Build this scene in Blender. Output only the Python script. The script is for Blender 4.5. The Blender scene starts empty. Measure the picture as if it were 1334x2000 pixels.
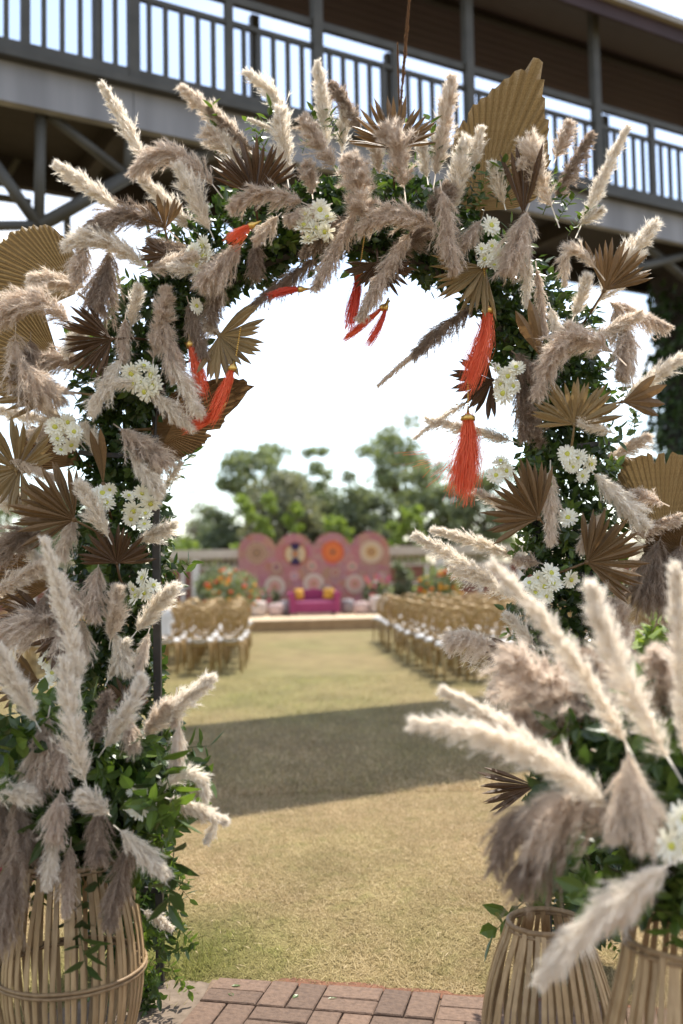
import bpy, math, random
import numpy as np
from mathutils import Matrix, Vector, Quaternion

# ------------------------------------------------------------------ camera, world, sun, exposure
SC = bpy.context.scene
COL = SC.collection
RNG = np.random.default_rng(7)
random.seed(7)
F_PX = 35 / 36 * 2000                      # 35 mm lens, measured on the 1334 x 2000 photograph
PITCH = math.atan(110 / F_PX); ROLL = math.radians(1.1); CZ = 1.56
FW = np.array([0, math.cos(PITCH), math.sin(PITCH)])
R0 = np.array([1.0, 0, 0]); U0 = np.cross(R0, FW)
RT = R0 * math.cos(ROLL) - U0 * math.sin(ROLL)
UP = U0 * math.cos(ROLL) + R0 * math.sin(ROLL)
CAM = np.array([0, 0, CZ])
cam_d = bpy.data.cameras.new('camera'); cam = bpy.data.objects.new('camera', cam_d); COL.objects.link(cam)
cam_d.sensor_fit = 'VERTICAL'; cam_d.sensor_height = 36; cam_d.lens = 35
cam_d.clip_start = 0.05; cam_d.clip_end = 2000
cam_d.dof.use_dof = True; cam_d.dof.focus_distance = 3.75; cam_d.dof.aperture_fstop = 1.4
cam.matrix_world = Matrix(((RT[0], UP[0], -FW[0], 0), (RT[1], UP[1], -FW[1], 0), (RT[2], UP[2], -FW[2], CZ), (0, 0, 0, 1)))
SC.camera = cam

SUN_AZ, SUN_EL = math.radians(25), math.radians(58.5)       # azimuth to the right of straight ahead
W = bpy.data.worlds.new('World'); SC.world = W; W.use_nodes = True
wt = W.node_tree; wt.nodes.clear()
def wn(t): return wt.nodes.new(t)
sky = wn('ShaderNodeTexSky'); sky.sky_type = 'NISHITA'; sky.sun_disc = False
sky.sun_elevation = SUN_EL; sky.sun_rotation = SUN_AZ; sky.air_density = 1.0; sky.dust_density = .8; sky.ozone_density = 1.0
tc = wn('ShaderNodeTexCoord'); mp = wn('ShaderNodeMapping'); mp.inputs['Scale'].default_value = (1, 1, 2.2); mp.inputs['Location'].default_value = (3, 1, 0)
nz = wn('ShaderNodeTexNoise'); nz.inputs['Scale'].default_value = 1.9; nz.inputs['Detail'].default_value = 7; nz.inputs['Roughness'].default_value = .55
cr = wn('ShaderNodeValToRGB'); cr.color_ramp.elements[0].position = .42; cr.color_ramp.elements[1].position = .70
cr.color_ramp.elements[0].color = (.10, .10, .10, 1); cr.color_ramp.elements[1].color = (.9, .9, .9, 1)
mixc = wn('ShaderNodeMix'); mixc.data_type = 'RGBA'; mixc.inputs[7].default_value = (7.0, 7.0, 7.0, 1)
bg = wn('ShaderNodeBackground'); bg.inputs['Strength'].default_value = .1
wo = wn('ShaderNodeOutputWorld')
L = wt.links.new
L(tc.outputs['Generated'], mp.inputs['Vector']); L(mp.outputs[0], nz.inputs['Vector']); L(nz.outputs[0], cr.inputs[0])
L(cr.outputs[0], mixc.inputs[0]); L(sky.outputs[0], mixc.inputs[6]); L(mixc.outputs[2], bg.inputs[0]); L(bg.outputs[0], wo.inputs[0])
sd = bpy.data.lights.new('sun', 'SUN'); sd.energy = 2.8; sd.angle = math.radians(.53); sd.color = (1, .95, .86)
sun = bpy.data.objects.new('sun', sd); COL.objects.link(sun)
tosun = Vector((math.sin(SUN_AZ) * math.cos(SUN_EL), math.cos(SUN_AZ) * math.cos(SUN_EL), math.sin(SUN_EL)))
sun.rotation_euler = tosun.to_track_quat('Z', 'Y').to_euler(); sun.location = (6, 12, 20)
vs = SC.view_settings; vs.view_transform = 'Standard'; vs.look = 'None'; vs.gamma = 1; vs.use_curve_mapping = False
vs.exposure = 1.55
SC.cycles.use_denoising = True
SC.cycles.max_bounces = 10; SC.cycles.diffuse_bounces = 6; SC.cycles.transparent_max_bounces = 8

# ------------------------------------------------------------------ measuring helpers (photograph pixel + real distance -> place)
def ray(x, y): return FW + RT * (x - 667) / F_PX - UP * (y - 1000) / F_PX
def at(x, y, Y): d = ray(x, y); return CAM + d * (Y / d[1])
def gnd(x, y, z=0): d = ray(x, y); return CAM + d * ((z - CZ) / d[2])
def nrm(v): v = np.asarray(v, float); return v / (np.linalg.norm(v, axis=-1, keepdims=True) + 1e-12)

# ------------------------------------------------------------------ materials
MATS = {}
def mat(name, c1, c2=None, rough=.6, scale=8, stretch=(1, 1, 1), transl=0, metal=0, bump=0, island=False, objrand=0, c3=None, spec=.4, coords='Object', detail=5, tcol=None, bscale=None):
    if name in MATS: return MATS[name]
    m = bpy.data.materials.new(name); m.use_nodes = True; t = m.node_tree; n = t.nodes; n.clear(); l = t.links.new
    out = n.new('ShaderNodeOutputMaterial'); p = n.new('ShaderNodeBsdfPrincipled')
    p.inputs['Roughness'].default_value = rough; p.inputs['Metallic'].default_value = metal; p.inputs['Specular IOR Level'].default_value = spec
    c2 = c2 or tuple(x * .7 for x in c1)
    rp = n.new('ShaderNodeValToRGB'); e = rp.color_ramp.elements
    e[0].color = (*c2, 1); e[1].color = (*c1, 1)
    tx = n.new('ShaderNodeTexCoord'); mpn = n.new('ShaderNodeMapping'); mpn.inputs['Scale'].default_value = stretch
    no = n.new('ShaderNodeTexNoise'); no.inputs['Scale'].default_value = scale; no.inputs['Detail'].default_value = detail
    if coords == 'World':
        g = n.new('ShaderNodeNewGeometry'); l(g.outputs['Position'], mpn.inputs[0])
    else: l(tx.outputs[coords], mpn.inputs[0])
    l(mpn.outputs[0], no.inputs['Vector'])
    if island:
        g = n.new('ShaderNodeNewGeometry'); l(g.outputs['Random Per Island'], rp.inputs[0])
        e[0].position = 0; e[1].position = 1
    else:
        l(no.outputs[0], rp.inputs[0]); e[0].position = .3; e[1].position = .7
    if c3: x = e.new(.5); x.color = (*c3, 1)
    colr = rp.outputs[0]
    if objrand:
        oi = n.new('ShaderNodeObjectInfo'); mr = n.new('ShaderNodeMapRange'); mr.inputs['To Min'].default_value = 1 - objrand; mr.inputs['To Max'].default_value = 1 + objrand
        l(oi.outputs['Random'], mr.inputs[0]); vm = n.new('ShaderNodeVectorMath'); vm.operation = 'SCALE'; l(colr, vm.inputs[0]); l(mr.outputs[0], vm.inputs['Scale']); colr = vm.outputs[0]
    l(colr, p.inputs['Base Color'])
    if bump:
        b = n.new('ShaderNodeBump'); b.inputs['Strength'].default_value = bump; b.inputs['Distance'].default_value = .01
        if bscale:
            n2 = n.new('ShaderNodeTexNoise'); n2.inputs['Scale'].default_value = bscale; n2.inputs['Detail'].default_value = 4; l(mpn.outputs[0], n2.inputs['Vector']); l(n2.outputs[0], b.inputs['Height'])
        else: l(no.outputs[0], b.inputs['Height'])
        l(b.outputs[0], p.inputs['Normal'])
    if transl:
        tr = n.new('ShaderNodeBsdfTranslucent'); mx = n.new('ShaderNodeMixShader'); mx.inputs[0].default_value = transl
        if tcol:
            vm = n.new('ShaderNodeVectorMath'); vm.operation = 'MULTIPLY'; vm.inputs[1].default_value = tcol; l(colr, vm.inputs[0]); l(vm.outputs[0], tr.inputs[0])
        else: l(colr, tr.inputs[0])
        l(p.outputs[0], mx.inputs[1]); l(tr.outputs[0], mx.inputs[2]); l(mx.outputs[0], out.inputs[0])
    else: l(p.outputs[0], out.inputs[0])
    MATS[name] = m; return m

PL = {  # plume fibres
    'C': mat('plume_cream', (.95, .905, .83), (.86, .785, .68), .8, island=True, transl=.58, spec=.15),
    'T': mat('plume_taupe', (.89, .79, .68), (.64, .53, .43), .8, island=True, transl=.58, spec=.15),
    'D': mat('plume_brown', (.60, .485, .385), (.34, .255, .19), .8, island=True, transl=.55, spec=.15),
    'P': mat('plume_blush', (.94, .86, .755), (.77, .67, .56), .8, island=True, transl=.58, spec=.15),
    'B': mat('plume_russet', (.30, .17, .09), (.16, .085, .045), .8, island=True, transl=.3, spec=.15)}
FAN = {
    'tan': mat('palm_tan', (0.328, 0.234, 0.111), (0.221, 0.143, 0.061), .5, 6, (1, 30, 30), transl=.22, objrand=.16, bump=.25),
    'brown': mat('palm_brown', (0.221, 0.135, 0.061), (0.131, 0.072, 0.030), .5, 6, (1, 30, 30), transl=.2, objrand=.2, bump=.25),
    'dark': mat('palm_dark', (0.128, 0.070, 0.034), (0.072, 0.037, 0.017), .5, 6, (1, 30, 30), transl=.18, objrand=.2, bump=.25)}
M_LEAF = mat('leaf_green', (0.120, 0.178, 0.031), (0.048, 0.084, 0.013), .38, island=True, transl=.3, spec=.5, tcol=(1.6, 1.7, .9))
M_LEAFD = mat('leaf_dark', (0.070, 0.108, 0.025), (0.023, 0.046, 0.012), .36, island=True, transl=.22, spec=.5, tcol=(1.5, 1.7, .9))
M_STEM = mat('stem', (.16, .11, .05), (.08, .06, .03), .7, 20)
M_PETAL = mat('petal_white', (.92, .905, .82), (.88, .84, .68), .6, island=True, transl=.3, spec=.2)
M_FCENT = mat('flower_eye', (.62, .55, .10), (.38, .42, .06), .7, 60)
M_POST = mat('frame_metal', (0.064, 0.056, 0.050), (0.038, 0.033, 0.030), .45, 14, metal=.3, bump=.1)
M_TASSEL = mat('tassel_thread', (.92, .22, .09), (.80, .12, .045), .5, island=True, transl=.22, spec=.5)
M_TASSELR = mat('tassel_thread_red', (.88, .14, .07), (.68, .07, .04), .5, island=True, transl=.2, spec=.5)
M_GOLD = mat('gold_bead', (.72, .47, .14), (.55, .33, .08), .3, 30, metal=.8)
M_BAMBOO = mat('bamboo_strip', (0.440, 0.304, 0.163), (0.290, 0.185, 0.088), .5, 5, (14, 14, 2), objrand=.17, bump=.15)
M_BAMD = mat('bamboo_hoop', (0.306, 0.200, 0.102), (0.187, 0.115, 0.055), .55, 12, (4, 4, 4), bump=.2)
M_PAVER = mat('paver_clay', (0.164, 0.101, 0.066), (0.101, 0.060, 0.039), .85, 55, objrand=.24, bump=.5, detail=8, c3=(.137, .085, .057))
M_SAND = mat('joint_sand', (0.225, 0.154, 0.105), (0.120, 0.075, 0.049), .95, 40, bump=.5, coords='World')
M_DIRT = mat('dry_dirt', (0.216, 0.164, 0.120), (0.136, 0.100, 0.072), .95, 22, bump=.6, coords='World', detail=9)
M_RED = mat('red_soil', (.20, .085, .045), (.13, .058, .032), .95, 30, bump=.6, coords='World', detail=9)
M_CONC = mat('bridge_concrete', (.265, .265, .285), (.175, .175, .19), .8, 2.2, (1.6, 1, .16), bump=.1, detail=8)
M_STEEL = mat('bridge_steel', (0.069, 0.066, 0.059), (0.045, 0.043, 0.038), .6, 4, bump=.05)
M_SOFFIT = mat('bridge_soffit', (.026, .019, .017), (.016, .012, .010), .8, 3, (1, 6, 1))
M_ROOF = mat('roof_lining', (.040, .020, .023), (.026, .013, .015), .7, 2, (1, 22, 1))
M_GUTTER = mat('gutter', (.33, .30, .26), (.25, .22, .19), .5, 5)
M_CHAIR = mat('chair_gold', (0.344, 0.220, 0.078), (0.248, 0.152, 0.046), .4, 9, metal=.15, objrand=.12)
M_PAD = mat('seat_white', (0.720, 0.702, 0.684), (0.630, 0.612, 0.603), .7, 12)
M_CLOTH = mat('white_cloth', (.82, .80, .80), (.72, .70, .70), .8, 9, transl=.2)
M_BARK = mat('bark', (.13, .095, .065), (.07, .05, .035), .9, 9, (1, 1, .3), bump=.5)
M_CROWN = [mat('crown_%d' % i, c, d, .55, island=True, transl=.3, tcol=(1.5, 1.5, .8)) for i, (c, d) in enumerate([((.23, .265, .145), (.12, .15, .08)), ((.25, .29, .15), (.14, .175, .09)), ((.20, .23, .135), (.11, .138, .085)), ((.26, .34, .07), (.14, .20, .04)), ((.235, .24, .165), (.145, .155, .11))])]
M_IVY = mat('ivy', (.05, .085, .02), (.015, .032, .008), .5, island=True, transl=.2)
M_CREAM = mat('wall_cream', (0.558, 0.495, 0.405), (0.468, 0.405, 0.324), .8, 2, detail=7)
M_BRICKW = mat('wall_red', (0.255, 0.106, 0.072), (0.170, 0.072, 0.051), .85, 6, detail=7)
M_WHITE = mat('white_paint', (.72, .69, .64), (.62, .59, .54), .6, 5)

# ------------------------------------------------------------------ mesh helpers
class MB:
    def __init__(s): s.v = []; s.f = []
    def add(s, V, Fc):
        o = len(s.v); s.v += [tuple(map(float, p)) for p in V]; s.f += [tuple(i + o for i in q) for q in Fc]; return s
    def box(s, c, d, rot=None):
        hx, hy, hz = d[0] / 2, d[1] / 2, d[2] / 2
        P = [Vector((x, y, z)) for x in (-hx, hx) for y in (-hy, hy) for z in (-hz, hz)]
        if rot is not None: P = [rot @ p for p in P]
        P = [p + Vector(c) for p in P]
        return s.add(P, [(0, 1, 3, 2), (4, 6, 7, 5), (0, 4, 5, 1), (2, 3, 7, 6), (0, 2, 6, 4), (1, 5, 7, 3)])
    def bevbox(s, c, d, b):
        hx, hy, hz = d[0] / 2, d[1] / 2, d[2] / 2
        V = []; 
        for z, k in ((-hz, 0), (hz - b, 0), (hz, b)):
            V += [(c[0] + x, c[1] + y, c[2] + z) for x, y in ((-hx + k, -hy + k), (hx - k, -hy + k), (hx - k, hy - k), (-hx + k, hy - k))]
        Fc = [(3, 2, 1, 0), (8, 9, 10, 11)]
        for r in (0, 4):
            for i in range(4): j = (i + 1) % 4; Fc.append((r + i, r + j, r + 4 + j, r + 4 + i))
        return s.add(V, Fc)
    def tube(s, path, rad, n=8, closed=False, cap=True):
        P = [np.asarray(p, float) for p in path]; m = len(P)
        rr = rad if hasattr(rad, '__len__') else [rad] * m
        V = []; prev = None
        for i in range(m):
            t = nrm(P[(i + 1) % m] - P[i - 1]) if closed else nrm(P[min(i + 1, m - 1)] - P[max(i - 1, 0)])
            a = prev if prev is not None else (np.array([0, 0, 1.]) if abs(t[2]) < .9 else np.array([1., 0, 0]))
            b = nrm(np.cross(t, a)); a = nrm(np.cross(b, t)); prev = a
            for k in range(n):
                q = 2 * math.pi * k / n; V.append(P[i] + rr[i] * (a * math.cos(q) + b * math.sin(q)))
        Fc = []
        for i in range(m if closed else m - 1):
            for k in range(n):
                j = (i + 1) % m; k2 = (k + 1) % n; Fc.append((i * n + k, i * n + k2, j * n + k2, j * n + k))
        if not closed and cap: Fc += [tuple(range(n - 1, -1, -1)), tuple((m - 1) * n + k for k in range(n))]
        return s.add(V, Fc)
    def bar(s, a, b, w, h=None):
        a = Vector(a); b = Vector(b); d = b - a; q = d.to_track_quat('Z', 'Y').to_matrix()
        return s.box((a + b) / 2, (w, h or w, d.length), q)
    def lathe(s, prof, n=16, c=(0, 0, 0)):
        V = [(c[0] + r * math.cos(2 * math.pi * k / n), c[1] + r * math.sin(2 * math.pi * k / n), c[2] + z) for r, z in prof for k in range(n)]
        Fc = [(i * n + k, i * n + (k + 1) % n, (i + 1) * n + (k + 1) % n, (i + 1) * n + k) for i in range(len(prof) - 1) for k in range(n)]
        return s.add(V, Fc)
    def ball(s, c, r, n=6):
        return s.lathe([(max(1e-4, r * math.sin(math.pi * i / n)), -r * math.cos(math.pi * i / n)) for i in range(n + 1)], n + 2, c)
    def mesh(s, name, smooth=False):
        me = bpy.data.meshes.new(name); me.from_pydata(s.v, [], s.f); me.update()
        if smooth: me.polygons.foreach_set('use_smooth', [True] * len(me.polygons))
        return me
    def build(s, name, m, parent=None, loc=(0, 0, 0), smooth=False): return link(name, s.mesh(name, smooth), m, parent, loc)

def np_mesh(name, V, T, smooth=False):
    me = bpy.data.meshes.new(name); V = np.ascontiguousarray(V, np.float32); T = np.ascontiguousarray(T, np.int32)
    k = T.shape[1]
    me.vertices.add(len(V)); me.vertices.foreach_set('co', V.ravel())
    me.loops.add(T.size); me.loops.foreach_set('vertex_index', T.ravel())
    me.polygons.add(len(T)); me.polygons.foreach_set('loop_start', np.arange(0, T.size, k, dtype=np.int32))
    me.update(calc_edges=True)
    if smooth: me.polygons.foreach_set('use_smooth', [True] * len(T))
    return me
def link(name, me, m, parent=None, loc=(0, 0, 0)):
    o = bpy.data.objects.new(name, me); COL.objects.link(o)
    if me is not None and m is not None:
        if len(me.materials) == 0: me.materials.append(m)
        if me.materials[0] is not m: o.material_slots[0].link = 'OBJECT'; o.material_slots[0].material = m
    o.parent = parent; o.location = Vector([float(x) for x in loc]); return o
def tag(o, label=None, cat=None, group=None, kind=None):
    if label: o['label'] = label
    if cat: o['category'] = cat
    if group: o['group'] = group
    if kind: o['kind'] = kind
    return o
def empty(name, loc, label=None, cat=None, group=None, rz=0):
    o = bpy.data.objects.new(name, None); COL.objects.link(o); o.location = Vector([float(x) for x in loc]); o.rotation_euler.z = rz; o.empty_display_size = .1
    return tag(o, label, cat, group)
def copy_tree(o, parent=None):
    c = o.copy(); COL.objects.link(c); c.parent = parent
    for ch in list(o.children): copy_tree(ch, c)
    return c
def rvec(n): return nrm(RNG.normal(size=(n, 3)))
def leaves_np(P, D, N, Ln, wd, fold=.25):
    """n folded leaves: 5 verts, 4 triangles each"""
    n = len(P); D = nrm(D); S = nrm(np.cross(D, N)); N = np.cross(S, D); Ln = np.broadcast_to(Ln, (n,))[:, None]; w = Ln * wd
    mid = P + D * Ln * .45
    V = np.stack([P, mid + S * w, mid - N * w * fold * 2 * 0 - N * w * fold, mid - S * w, P + D * Ln - N * Ln * .12], 1).reshape(-1, 3)
    T = (np.arange(n)[:, None, None] * 5 + np.array([[0, 2, 1], [0, 3, 2], [1, 2, 4], [2, 3, 4]])[None]).reshape(-1, 3)
    return V, T

# ================================================================== THE SETTING
m_lawn = bpy.data.materials.new('lawn_soil'); m_lawn.use_nodes = True
def lawn_nodes(m, blades):
    t = m.node_tree; n = t.nodes; n.clear(); l = t.links.new
    out = n.new('ShaderNodeOutputMaterial'); p = n.new('ShaderNodeBsdfPrincipled'); p.inputs['Roughness'].default_value = .85; p.inputs['Specular IOR Level'].default_value = .15
    g = n.new('ShaderNodeNewGeometry')
    def noise(s, d=5, sc=(1, 1, 1)):
        mp_ = n.new('ShaderNodeMapping'); mp_.inputs['Scale'].default_value = sc; l(g.outputs['Position'], mp_.inputs[0])
        q = n.new('ShaderNodeTexNoise'); q.inputs['Scale'].default_value = s; q.inputs['Detail'].default_value = d; l(mp_.outputs[0], q.inputs['Vector']); return q.outputs[0]
    def ramp(i, p0, c0, p1, c1):
        r = n.new('ShaderNodeValToRGB'); r.color_ramp.elements[0].position = p0; r.color_ramp.elements[0].color = (*c0, 1); r.color_ramp.elements[1].position = p1; r.color_ramp.elements[1].color = (*c1, 1); l(i, r.inputs[0]); return r.outputs[0]
    def mix(f, a, b):
        q = n.new('ShaderNodeMix'); q.data_type = 'RGBA'; l(f, q.inputs[0]); l(a, q.inputs[6]); l(b, q.inputs[7]); return q.outputs[2]
    if blades:
        dry = ramp(g.outputs['Random Per Island'], 0, (.34, .24, .115), 1, (.68, .53, .34)); grn = ramp(g.outputs['Random Per Island'], 0, (.13, .15, .035), 1, (.38, .36, .11))
    else:
        dry = ramp(noise(38, 8), .25, (.165, .115, .05), .75, (.285, .213, .108)); grn = ramp(noise(30, 8), .25, (.10, .098, .03), .75, (.21, .19, .066))
    broad = ramp(noise(.55, 4, (1, .6, 1)), .42, (0, 0, 0), .68, (.42, .42, .42))
    fine = ramp(noise(9, 4), .50, (0, 0, 0), .72, (.38, .38, .38))
    ad = n.new('ShaderNodeMath'); ad.operation = 'ADD'; ad.use_clamp = True; l(broad, ad.inputs[0]); l(fine, ad.inputs[1])
    # greener turf where the lawn is watered: round the arch foot, and further out towards the chairs
    def spot(c, r, k):
        s = n.new('ShaderNodeVectorMath'); s.operation = 'DISTANCE'; s.inputs[1].default_value = c; l(g.outputs['Position'], s.inputs[0])
        m_ = n.new('ShaderNodeMapRange'); m_.inputs['From Min'].default_value = r; m_.inputs['From Max'].default_value = r * .15; m_.inputs['To Max'].default_value = k; l(s.outputs['Value'], m_.inputs[0]); return m_.outputs[0]
    cur = ad.outputs[0]
    for c, r, k in (((-.75, 4.1, 0), .8, .95), ((-4.5, 5, 0), 3.2, .6), ((-1.5, 13.2, 0), 4.5, .6), ((-.6, 20, 0), 6, .3), ((2.6, 4.6, 0), 1.2, .7)):
        a2 = n.new('ShaderNodeMath'); a2.operation = 'ADD'; a2.use_clamp = True; l(cur, a2.inputs[0]); l(spot(c, r, k), a2.inputs[1]); cur = a2.outputs[0]
    wear = ramp(noise(2.3, 7, (1, .7, 1)), .32, (.76, .74, .70), .70, (1.06, 1.05, 1.03)); mu = n.new('ShaderNodeVectorMath'); mu.operation = 'MULTIPLY'; l(mix(cur, dry, grn), mu.inputs[0]); l(wear, mu.inputs[1]); l(mu.outputs[0], p.inputs['Base Color'])
    if blades:
        tr = n.new('ShaderNodeBsdfTranslucent'); l(p.inputs['Base Color'].links[0].from_socket, tr.inputs[0]); mx = n.new('ShaderNodeMixShader'); mx.inputs[0].default_value = .25
        l(p.outputs[0], mx.inputs[1]); l(tr.outputs[0], mx.inputs[2]); l(mx.outputs[0], out.inputs[0])
    else:
        b = n.new('ShaderNodeBump'); b.inputs['Strength'].default_value = .6; b.inputs['Distance'].default_value = .02; l(noise(60, 6), b.inputs['Height']); l(b.outputs[0], p.inputs['Normal']); l(p.outputs[0], out.inputs[0])
lawn_nodes(m_lawn, False)
m_blade = bpy.data.materials.new('grass_blade'); m_blade.use_nodes = True; lawn_nodes(m_blade, True)
lw = MB(); lw.add([(-400, -60, 0), (400, -60, 0), (400, 700, 0), (-400, 700, 0)], [(0, 1, 2, 3)])
tag(lw.build('lawn', m_lawn), 'wide dry tan lawn stretching from the brick path to the stage', 'lawn', kind='structure')

# paved path: basket-weave of clay pavers, each one laid on its own
PA = math.radians(-12.5)
px_, py_ = np.array([math.cos(PA), math.sin(PA)]), np.array([-math.sin(PA), math.cos(PA)])
PO = np.array([-.50, 3.87])
def pave(u, v): return PO + px_ * u + py_ * v
bed = MB(); cs = [pave(-.03, .015), pave(-.03, -5.5), pave(3.4, -5.5), pave(3.4, .015)]
bed.add([(c[0], c[1], .004) for c in cs], [(0, 1, 2, 3)])
path = tag(bed.build('path', M_SAND), 'brick path of clay pavers leading up to the arch', 'path', kind='structure')
def wobbly(cs, z, n=60, amp=.03):
    out = []
    for i in range(len(cs)):
        a, b = np.array(cs[i]), np.array(cs[(i + 1) % len(cs)])
        for k in range(n // len(cs)):
            q = a + (b - a) * k / (n // len(cs)); out.append((q[0] + random.uniform(-amp, amp), q[1] + random.uniform(-amp, amp), z))
    return out
sh = wobbly([pave(-.02, .0), pave(-.30, -.05), pave(-.52, -.4), pave(-.75, -2.5), pave(-.03, -2.5)], .007)
tag(MB().add(sh, [tuple(range(len(sh)))]).build('dirt_verge', M_DIRT), 'bare sandy dirt verge beside the brick path', 'dirt', kind='structure')
sh = wobbly([pave(.1, .0), pave(3.3, .0), pave(3.3, .035), pave(1.6, .06), pave(.9, .045), pave(.3, .075)], .0085, 72, .014)
tag(MB().add(sh, [tuple(range(len(sh)))]).build('soil_edge', M_RED), 'thin strip of red soil where lawn meets the pavers', 'soil', kind='structure')
bL, bW, gap = .212, .106, .006
pm = []
for k in range(4):
    b = MB(); b.bevbox((0, 0, 0), (bL - gap, bW - gap, .03), .004); pm.append(b.mesh('paver'))
for i in range(13):
    for j in range(9):
        for k in (0, 1):
            u, v = i * bL, -j * bL
            if (i + j) % 2 == 0: c, rot = pave(u + bL / 2, v - bW * (k + .5)), 0
            else: c, rot = pave(u + bW * (k + .5), v - bL / 2), math.pi / 2
            if c[1] < 1.7 : continue
            o = link('paver', random.choice(pm), M_PAVER, path, (c[0] + random.uniform(-.002, .002), c[1] + random.uniform(-.002, .002), .008 + random.uniform(-.002, .003)))
            o.rotation_euler = (random.uniform(-.01, .01), random.uniform(-.01, .01), PA + rot + random.uniform(-.012, .012))

def blades(n, x0, x1, y0, y1, ln, wid, lay, edge=True):
    k = int(n * 1.0); Y = y0 + (y1 - y0) * RNG.random(k) ** 1.25; half = np.abs(x1)
    X = RNG.uniform(-1, 1, k) * (.42 * Y + .5)
    q = np.stack([X, Y], 1) - PO; u = q @ px_; v = q @ py_
    keep = ~((u > -.05) & (v < .02 + .03 * RNG.random(k))) & ~((u > -.5) & (u <= -.05) & (v < -.02) & (RNG.random(k) < .93))
    X, Y = X[keep], Y[keep]; k = len(X)
    tall = np.exp(-(((X + .70) / .25) ** 2 + ((Y - 4.0) / .25) ** 2)) * .45
    a = RNG.uniform(0, 2 * np.pi, k); el = np.clip(RNG.normal(lay, .3, k) + tall * .5, .05, 1.4)
    D = np.stack([np.cos(a) * np.cos(el), np.sin(a) * np.cos(el), np.sin(el)], 1)
    Ln = ln * RNG.uniform(.5, 1.5, k) * (1 + tall); S = np.stack([-np.sin(a), np.cos(a), np.zeros(k)], 1)
    P = np.stack([X, Y, np.full(k, .001) + RNG.random(k) * .006], 1); w = wid * RNG.uniform(.6, 1.4, k)[:, None]
    V = np.stack([P - S * w, P + S * w, P + D * Ln[:, None]], 1).reshape(-1, 3)
    return V, np.arange(3 * k).reshape(-1, 3)
V1, T1 = blades(170000, 0, 0, 3.55, 7.2, .034, .0014, .35)
V2, T2 = blades(90000, 0, 0, 7.0, 14.5, .045, .003, .45)
tag(link('grass', np_mesh('grass', np.concatenate([V1, V2]), np.concatenate([T1, T2 + len(V1)])), m_blade), 'short dry grass blades matted over the lawn', 'grass', kind='stuff')

n = 2600; X = RNG.uniform(-2.4, 2.4, n); Y = RNG.uniform(3.9, 9, n); a = RNG.uniform(0, 6.28, n)
D = np.stack([np.cos(a), np.sin(a), RNG.uniform(.0, .25, n)], 1); V, T = leaves_np(np.stack([X, Y, np.full(n, .014)], 1), D, np.tile([0, 0, 1.], (n, 1)), RNG.uniform(.02, .065, n), .03)
tag(link('straw', np_mesh('straw', V, T), mat('straw', (.50, .385, .23), (.33, .24, .13), .8, island=True)), 'loose pale straw clippings strewn over the dry lawn', 'straw', kind='stuff')

# ------------------------------------------------------------------ footbridge
BA = math.radians(30); BD = 11.0
br = empty('footbridge', (0, BD, 0), 'roofed grey footbridge with barred railing crossing high above the lawn', 'footbridge', rz=BA)
S0, S1, BW = -14.0, 24.0, 2.2
Lm = S1 - S0; Sc = (S0 + S1) / 2
SEG = 2.13
for k in range(int(S0 / SEG) - 1, int(S1 / SEG) + 1):        # fascia panels
    s0 = -.21 + k * SEG
    b = MB(); b.box((s0 + SEG / 2, .06, 6.245), (SEG - .008, .12, .39)); b.build('fascia_panel', M_CONC, br)
for w in (-.02, BW + .02):
    MB().box((Sc, w, 6.475), (Lm, .22, .07)).box((Sc, w + .03, 6.575), (Lm, .12, .13)).build('kerb_beam', M_STEEL, br)
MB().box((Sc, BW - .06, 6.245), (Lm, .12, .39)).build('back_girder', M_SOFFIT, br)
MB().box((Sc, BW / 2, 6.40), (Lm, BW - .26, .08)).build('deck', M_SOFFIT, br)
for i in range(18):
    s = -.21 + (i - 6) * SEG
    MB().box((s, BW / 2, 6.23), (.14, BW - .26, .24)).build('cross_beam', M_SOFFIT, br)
for w in (.02, BW - .02):
    rl = MB().box((Sc, w, 7.43), (Lm, .05, .055)).build('guard_rail', M_STEEL, br)
    MB().box((Sc, w, 7.69), (Lm, .075, .085)).build('hand_rail', M_STEEL, br)
    bm = MB().box((0, 0, 0), (.045, .045, .83)).mesh('baluster'); pmh = MB().box((0, 0, 0), (.085, .07, 1.10)).mesh('rail_post')
    n_ = int(Lm / (SEG / 12))
    for i in range(n_):
        s = -.21 + (i - int(14 / (SEG / 12))) * SEG / 12
        if w > 1 and not (-9 < s < 9): continue
        if s > 14 or s < -9: continue
        if i % 12 == int(14 / (SEG / 12)) % 12: continue
        if (i - int(14 / (SEG / 12))) % 6 == 0: link('rail_post', pmh, M_STEEL, br, (s, w, 7.14))
        else: link('baluster', bm, M_STEEL, rl, (s, w + .002, 7.02))
    cm = MB().box((0, 0, 0), (.115, .10, 2.45)).mesh('column')
    for i in range(-4, 10): link('column', cm, M_STEEL, br, (-.21 + i * SEG + (.28 if w > 1 else 0), w + (-.03 if w < 1 else .03), 7.745))
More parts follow.
